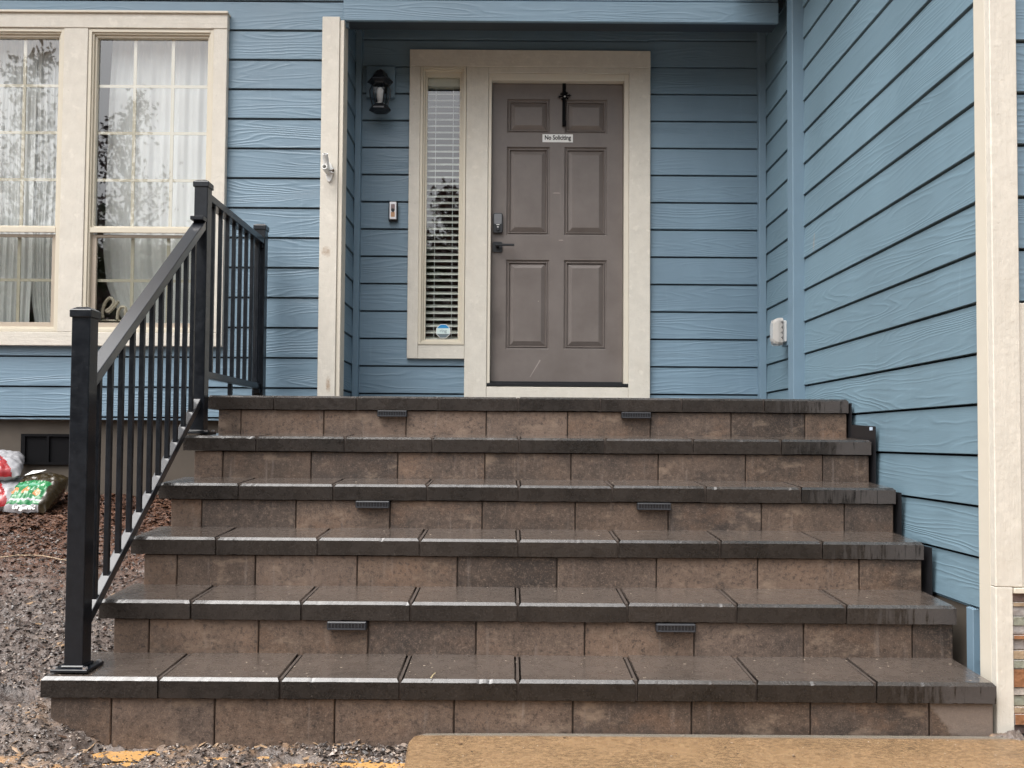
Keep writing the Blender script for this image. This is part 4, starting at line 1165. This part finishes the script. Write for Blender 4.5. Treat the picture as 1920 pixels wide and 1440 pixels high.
# level section
za, zb2 = 2.135, 1.285
yc, yd = y2_ + PW / 2 + .001, y3_ - PW / 2 - .001
MB().box(RX - .028, RX + .028, yc, yd, za - .018, za + .018).build('handrail', M['metal'], rail, bevel=.003, seg=2)
MB().box(RX - .018, RX + .018, yc, yd, zb2 - .017, zb2 + .017).build('bottom_rail', M['metal'], rail, bevel=.003, seg=2)
for k in range(8):
    y = 4.305 + k * .109
    if y > yd - .02: break
    MB().box(RX - .0095, RX + .0095, y - .0095, y + .0095, zb2 + .010, za - .012).build('baluster', M['metal'], rail, bevel=.0018)
MB().box(RX - .011, RX + .011, 4.60, 4.622, 1.20, zb2 - .018).build('support_foot', M['metal'], rail, bevel=.002)
MB().box(RX - .022, RX + .022, yd - .014, yd, za - .045, za - .019).build('rail_bracket', M['metal'], rail, bevel=.002)
MB().box(RX - .022, RX + .022, yd - .03, yd, zb2 - .043, zb2 - .018).build('rail_bracket', M['metal'], rail, bevel=.002)

# ------------------------------------------------------------------ step lights
lights = [(732.5, 5), (1193, 5), (697.5, 3), (1227, 3), (652, 1), (1268, 1)]
LL = ['small black step light under the top tread, left one', 'small black step light under the top tread, right one', 'small black step light under the fourth tread from the ground, left one',
      'small black step light under the fourth tread from the ground, right one', 'small black step light under the second tread from the ground, left one', 'small black step light under the second tread from the ground, right one']
for (px_, k), lb in zip(lights, LL):
    yy = STEP_Y[k] - .014; x = at(px_, 1000, Y=yy).x; zt_ = STEP_Z[k] - CT - .0025
    e = empty('step_light', (x, yy, zt_), lb, 'step light', 'low voltage lights under the stair treads')
    MB().box(x - .0715, x + .0715, yy, STEP_Y[k] + .017, zt_ - .030, zt_).build('housing', M['greyp' if False else 'black'], e, bevel=.003)
    f_ = MB(); f_.box(x - .068, x + .068, yy - .0025, yy - .0003, zt_ - .0275, zt_ - .023); f_.box(x - .068, x + .068, yy - .0025, yy - .0003, zt_ - .006, zt_ - .0025)
    for j in range(12): f_.box(x - .068 + j * .0121, x - .0655 + j * .0121, yy - .0024, yy - .0003, zt_ - .0228, zt_ - .0062)
    f_.build('front_grille', M['greydk'], e)

# ------------------------------------------------------------------ membrane by the wall
mb = MB(); pr_ = []
yy0 = 2.99
pts = [(yy0, .02)]
for k in range(6):
    yk = STEP_Y[k] - .012 if k else yy0
    top = STEP_Z[k] - .02
    pts += [(yk, pts[-1][1]), (yk, top)]
pts2 = [(3.45, .02)]
pts2 += [(3.45, STEP_Z[2] - .02), (3.715, STEP_Z[2] - .02), (3.715, STEP_Z[3] - .02), (3.972, STEP_Z[3] - .02), (3.972, STEP_Z[4] + .062), (4.25, STEP_Z[4] + .075), (4.25, STEP_Z[5] - .02), (4.95, STEP_Z[5] - .02), (4.95, .02)]
n = len(pts2)
mb.add([(1.6445, a, b) for a, b in pts2] + [(1.6475, a, b) for a, b in pts2], [tuple(range(n)), tuple(range(2 * n - 1, n - 1, -1))] + [(i, (i + 1) % n, (i + 1) % n + n, i + n) for i in range(n)])
o = mb.build('waterproof_membrane', simple('black_membrane', (.012, .012, .014), .45, nscale=40, namt=.4))
setp(o, 'black waterproof membrane tucked between the right ends of the steps and the blue wall', 'membrane')
tg = MB().box(1.6425, 1.6442, 4.0, 4.03, STEP_Z[4] + .045, STEP_Z[4] + .060)
tg.build('tape_tag', simple('blue_white_tag', (.5, .62, .75), .4), o)

# ------------------------------------------------------------------ bags of soil below the window
def bag(name, cx_, cy_, w_, d_, h_, rz, tilt, mats, seed, label, bands):
    """closed pillow shape; material index from bands(u, v)"""
    n, m_ = 44, 28; mb = MB(); gz = ground_z(cx_, cy_)
    for side in (1, -1):
        for j in range(m_ + 1):
            for i in range(n + 1):
                u, v = i / n * 2 - 1, j / m_ * 2 - 1
                e = max(0.0, (1 - abs(u) ** 3.2)) ** .5 * max(0.0, (1 - abs(v) ** 2.6)) ** .5
                wr = .10 * noise.noise(Vector((u * 3, v * 3, seed))) + .06 * noise.noise(Vector((u * 9, v * 7, seed)))
                z = side * h_ / 2 * (e + (wr * e if side > 0 else 0)) + .012 * noise.noise(Vector((u * 6, v * 6, seed + 5)))
                X = u * w_ / 2 * (1 - .05 * abs(v) ** 3 + .02 * noise.noise(Vector((v * 5, seed, 1)))); Y = v * d_ / 2 * (1 - .06 * abs(u) ** 3)
                mb.v.append((X, Y, z))
    L = (n + 1) * (m_ + 1)
    for s_ in range(2):
        for j in range(m_):
            for i in range(n):
                b = s_ * L + j * (n + 1) + i; f = (b, b + 1, b + n + 2, b + n + 1)
                mb.f.append(f if s_ == 0 else f[::-1]); mb.mi.append(bands((i + .5) / n * 2 - 1, (j + .5) / m_ * 2 - 1) if s_ == 0 else bands(9, 9))
    o = mb.build(name, mats, smooth=True, fix=False)
    o.location = (cx_, cy_, gz + h_ * .55); o.rotation_euler = (tilt, 0, rz)
    return setp(o, label, 'bag', 'bags of soil under the window wall')
def plast(nm, c): return simple(nm, c, .22, nscale=14, namt=.15, bump=.006, coat=.3)
pw, pr2, pb, pg, pdk, po = plast('bag_white', (.40, .40, .42)), plast('bag_red', (.33, .025, .03)), plast('bag_blue', (.16, .30, .42)), plast('bag_green', (.01, .17, .05)), plast('bag_brown', (.035, .025, .012)), plast('bag_orange', (.55, .22, .08))
def band_g(u, v):
    if u > 5: return 4
    for cx_, cv in ((-.62, -.28), (-.1, -.30), (.42, -.38)):
        if ((u - cx_) / .15) ** 2 + ((v - cv) / .14) ** 2 < 1: return 5
    if v > .22 or u > .72: return 4
    if v < -.62 and (v > -.72 or v < -.86): return 0
    if abs(v - .0) < .05 and -.7 < u < .3: return 6
    return 3
def band_w(u, v):
    if u > 5: return 0
    if u + v * .5 > .25: return 0
    if u + v * .5 > .12: return 1
    return 2 if v > -.35 else 1
pgl = plast('bag_light_green', (.10, .33, .20))
bags = [pw, pr2, pb, pg, pdk, po, pgl]
gb = bag('soil_bag', -2.71, 5.05, .27, .31, .15, R(-6), R(38), bags, 3.3, 'green and brown plastic soil bag with orange dots lying on mulch', band_g)
bag('soil_bag', -2.945, 5.05, .30, .31, .13, R(12), R(26), bags, 7.1, 'lower red and white plastic bag at the left edge beside the green bag', band_w)
b3 = bag('soil_bag', -3.0, 5.12, .30, .30, .13, R(24), R(24), bags, 9.4, 'upper white and blue plastic bag resting on the red one', band_w)
b3.location.z += .13
T = Matrix.Translation((.015, -.142, .034)) @ Matrix.Rotation(R(28), 4, 'X')
tm = text_mesh('organic', 'lettering', M['lbl'], gb, T, .046, .001)
mbt = MB().add([(-.10, .085, .068), (-.02, .10, .076), (.0, .15, .056), (-.03, .13, .070), (-.08, .14, .058)], [(0, 1, 2, 3, 4)])
mbt.build('paper_tag', M['lbl'], gb, fix=False)

# twigs and straw lying about
tw = [((0, 1048), (128, 1055), 'long pale curved straw lying on the mud left of the railing post', .0022), ((0, 958), (48, 946), 'pale straw on the mulch in front of the green bag', .0035), ((102, 935), (134, 922), 'short pale twig behind the front post', .003)]
for (a, b, lb, r_) in tw:
    pts = []
    for k in range(9):
        t = k / 8; x_ = a[0] + (b[0] - a[0]) * t; y_ = a[1] + (b[1] - a[1]) * t - 6 * math.sin(t * math.pi)
        # march to the ground
        Yv = 2.6
        while Yv < 5.3:
            q = at(x_, y_, Y=Yv)
            if q.z < ground_z(q.x, q.y): break
            Yv += .01
        pts.append((q.x, q.y, ground_z(q.x, q.y) + r_ * 1.5 + .004))
    o = MB().tube(pts, [r_ * (1 - .4 * i / 8) for i in range(9)], 6).build('twig', simple('dry_straw', (.52, .40, .26), .6))
    setp(o, lb, 'twig', 'dry straws on the soil')
# a dry stem and a small hole-dark seed on the bottom tread + grit on the treads
rt = random.Random(21); sp = MB()
for k in range(300):
    s_ = rt.choice((0, 0, 0, 0, 1, 1, 2, 3)); x = rt.uniform(-1.5, 1.6); 
    y = rt.uniform(STEP_Y[s_] + .012, STEP_Y[s_] + .27); z = STEP_Z[s_] + (y - STEP_Y[s_]) * SLOPE + .0012
    L_ = rt.uniform(.001, .0045); a = rt.uniform(0, 6.28); wd = rt.uniform(.0006, .0014)
    ca, sa = math.cos(a), math.sin(a)
    sp.add([(x - L_ * ca + wd * sa, y - L_ * sa - wd * ca, z), (x + L_ * ca + wd * sa, y + L_ * sa - wd * ca, z), (x + L_ * ca - wd * sa, y + L_ * sa + wd * ca, z + .0008), (x - L_ * ca - wd * sa, y - L_ * sa + wd * ca, z + .0008)], [(0, 1, 2, 3)])
for k in range(60):
    x = rt.uniform(-.28, 1.7); y = rt.uniform(2.55, 2.93); z = .0135; L_ = rt.uniform(.001, .004); a = rt.uniform(0, 6.28); wd = rt.uniform(.0006, .0018)
    ca, sa = math.cos(a), math.sin(a)
    sp.add([(x - L_ * ca + wd * sa, y - L_ * sa - wd * ca, z), (x + L_ * ca + wd * sa, y + L_ * sa - wd * ca, z), (x + L_ * ca - wd * sa, y + L_ * sa + wd * ca, z + .001), (x - L_ * ca - wd * sa, y - L_ * sa + wd * ca, z + .001)], [(0, 1, 2, 3)])
o = sp.build('grit', simple('pale_husk', (.32, .26, .20), .6), fix=False)
setp(o, 'tiny pale husks and grit scattered on the wet treads and the concrete path', 'debris', kind='stuff')
q = at(812, 1262, Y=2.965)
o = MB().tube([(q.x - .006, 2.945, .190), (q.x + .001, 2.955, .199), (q.x + .006, 2.99, .196)], .0013, 6).build('twig', simple('dry_stem', (.55, .45, .25), .6))
setp(o, 'short dry stem lying over the edge of the bottom tread', 'twig')
# soil heap wedged at the foot of the garage corner
hp = MB(); n = 26
hp.v = []
for j in range(n):
    for i in range(n):
        x = 1.54 + .15 * i / (n - 1); y = 2.90 + .10 * j / (n - 1)
        z = .035 * max(0, (x - 1.56) / .12) * max(0, 1 - abs(y - 2.95) / .06) + .010 * noise.fractal(Vector((x * 40, y * 40, 1)), .8, 2, 3) - .002
        hp.v.append((x, y, z if x > 1.55 else -.01))
hp.f = [(j * n + i, j * n + i + 1, (j + 1) * n + i + 1, (j + 1) * n + i) for j in range(n - 1) for i in range(n - 1)]; hp.mi = [0] * len(hp.f)
o = hp.build('soil_heap', M['soil'], fix=False); setp(o, 'small heap of dark soil between the bottom step and the cream garage corner', 'soil', kind='stuff')

# ------------------------------------------------------------------ trees across the yard (seen mirrored in the panes)
lfm = [simple('leaf_plum', (.07, .035, .035), .5, nscale=9, namt=.4), simple('leaf_green', (.05, .075, .03), .5, nscale=9, namt=.4)]
brk = simple('bark', (.09, .07, .055), .8, nscale=40, namt=.3)
def tree(x, y, h, spread, nbr, nleaf, mi, seed, label, leaf=.105):
    r = random.Random(seed); t = empty('tree', (x, y, -.05), label, 'tree', 'trees across the yard')
    tr = MB(); top = (x + r.uniform(-.2, .2), y, h)
    tr.tube([(x, y, -.1), (x + .05, y, h * .35), (x - .04, y, h * .7), top], [.06, .045, .025, .006], 8)
    lf = MB()
    for b in range(nbr):
        f = .22 + .76 * b / nbr; z0 = h * f; a = r.uniform(0, 6.28); L_ = spread * (1.05 - f) * r.uniform(.7, 1.25) + .25
        d = Vector((math.cos(a), math.sin(a) * .9, r.uniform(.7, 1.3))).normalized()
        p0 = Vector((x, y, z0)); pts = [p0 + d * L_ * s_ + Vector((0, 0, .15 * L_ * s_ * s_)) for s_ in (0, .33, .66, 1)]
        tr.tube(pts, [.013, .010, .006, .003], 5)
        for k in range(nleaf):
            s_ = r.uniform(.15, 1.05); c_ = p0 + d * L_ * s_ + Vector((0, 0, .15 * L_ * s_ * s_)) + Vector((r.gauss(0, .10), r.gauss(0, .10), r.gauss(0, .10)))
            u = Vector((r.gauss(0, 1), r.gauss(0, 1), r.gauss(-.6, 1))).normalized(); v = u.cross(Vector((r.gauss(0, 1), r.gauss(0, 1), r.gauss(0, 1)))).normalized()
            l = leaf * r.uniform(.6, 1.3)
            lf.add([c_, c_ + u * l * .5 + v * l * .28, c_ + u * l, c_ + u * l * .5 - v * l * .28], [(0, 1, 2, 3)], 0)
    tr.build('trunk', brk, t); lf.build('crown', lfm[mi], t, fix=False)
tree(-9.2, -6, 8.3, 2.7, 40, 80, 0, 1, 'young plum tree with upright branches, leftmost across the yard')
tree(-7.3, -6, 7.4, 2.3, 36, 70, 0, 2, 'young plum tree, second across the yard, with spreading branches')
tree(-5.7, -6.3, 6.3, 1.4, 26, 60, 1, 3, 'slim green young tree across the yard beside the plum trees')
tree(-1.15, -6, 6.0, 1.5, 44, 90, 0, 4, 'narrow conical plum tree facing the front door across the yard')
def bushy(x, y, r0, h, seed, label, name='tree'):
    r = random.Random(seed); t = empty(name, (x, y, -.05), label, 'tree', 'broad trees beyond the yard'); lf = MB()
    MB().tube([(x, y, -.1), (x, y, h * .5), (x, y, h * .8)], [.22, .15, .05], 8).build('trunk', brk, t)
    cl_ = [(Vector((x + r.gauss(0, r0 * .45), y + r.gauss(0, r0 * .4), h * r.uniform(.32, .92))), r0 * r.uniform(.25, .45)) for _ in range(26)]
    for c0, rad in cl_:
        for k in range(170):
            d = Vector((r.gauss(0, 1), r.gauss(0, 1), r.gauss(0, 1))).normalized() * rad * r.uniform(.6, 1.05)
            p_ = c0 + d; u = Vector((r.gauss(0, 1), r.gauss(0, 1), r.gauss(0, 1))).normalized(); v = u.cross(d).normalized(); l = .16 * r.uniform(.7, 1.3)
            lf.add([p_, p_ + u * l * .5 + v * l * .35, p_ + u * l, p_ + u * l * .5 - v * l * .35], [(0, 1, 2, 3)])
    lf.build('crown', lfm[1], t, fix=False)
for i, (x, y, r0, h) in enumerate(((-14.5, -10, 2.6, 8.2), (-11.0, -12, 2.2, 6.4), (-7.5, -13, 2.0, 4.8), (-3.6, -13, 1.8, 4.2), (.6, -13, 1.8, 4.0))):
    bushy(x, y, r0, h, 40 + i, ['broad green tree farthest left beyond the yard', 'broad green tree second from the left beyond the yard', 'low round green tree in the middle beyond the yard', 'low green tree right of the middle beyond the yard', 'low green tree behind the path end'][i])

def big_leafy(seed):  # out-of-view tree row, added to block low sky and darken the porch
    r = random.Random(seed); lf = MB()
    cl_ = [(Vector((r.gauss(0, 1.05), r.gauss(0, .9), r.uniform(.7, 4.6))), r.uniform(.7, 1.25)) for _ in range(34)]
    for c0, rad in cl_:
        for k in range(120):
            d = Vector((r.gauss(0, 1), r.gauss(0, 1), r.gauss(0, 1))).normalized() * rad * r.uniform(.5, 1.05)
            p_ = c0 + d; u = Vector((r.gauss(0, 1), r.gauss(0, 1), r.gauss(0, 1))).normalized(); v = u.cross(d).normalized(); l = .30 * r.uniform(.7, 1.3)
            lf.add([p_, p_ + u * l * .5 + v * l * .4, p_ + u * l, p_ + u * l * .5 - v * l * .4], [(0, 1, 2, 3)])
    return lf
names = ['first', 'second', 'third', 'fourth', 'fifth', 'sixth', 'seventh', 'eighth', 'ninth', 'tenth', 'eleventh', 'twelfth', 'thirteenth']
t0 = empty('tree', (-27, -14, -.1), 'first tree from the left in the added green row blocking the low sky', 'tree', 'added row of trees blocking the low sky')
tk = MB().tube([(-27, -14, -.2), (-27, -14, 2), (-26.9, -14, 4.4)], [.2, .15, .05], 8).build('trunk', brk, t0)
cr = big_leafy(77).build('crown', lfm[1], None, fix=False); cr.parent = t0
rr_ = random.Random(3)
for i in range(1, 13):
    t = t0.copy(); COL.objects.link(t)
    t.location = (-27 + i * 4.1 + rr_.uniform(-.5, .5), -14 + rr_.uniform(-1.5, 1), -.1)
    sc = rr_.uniform(.85, 1.15); t.scale = (sc * 1.15, sc, sc * 1.3); t.rotation_euler = (0, 0, rr_.uniform(0, 6.28))
    t['label'] = names[i] + ' tree from the left in the added green row blocking the low sky'
    for ch in (tk, cr):
        c_ = ch.copy(); COL.objects.link(c_); c_.parent = t
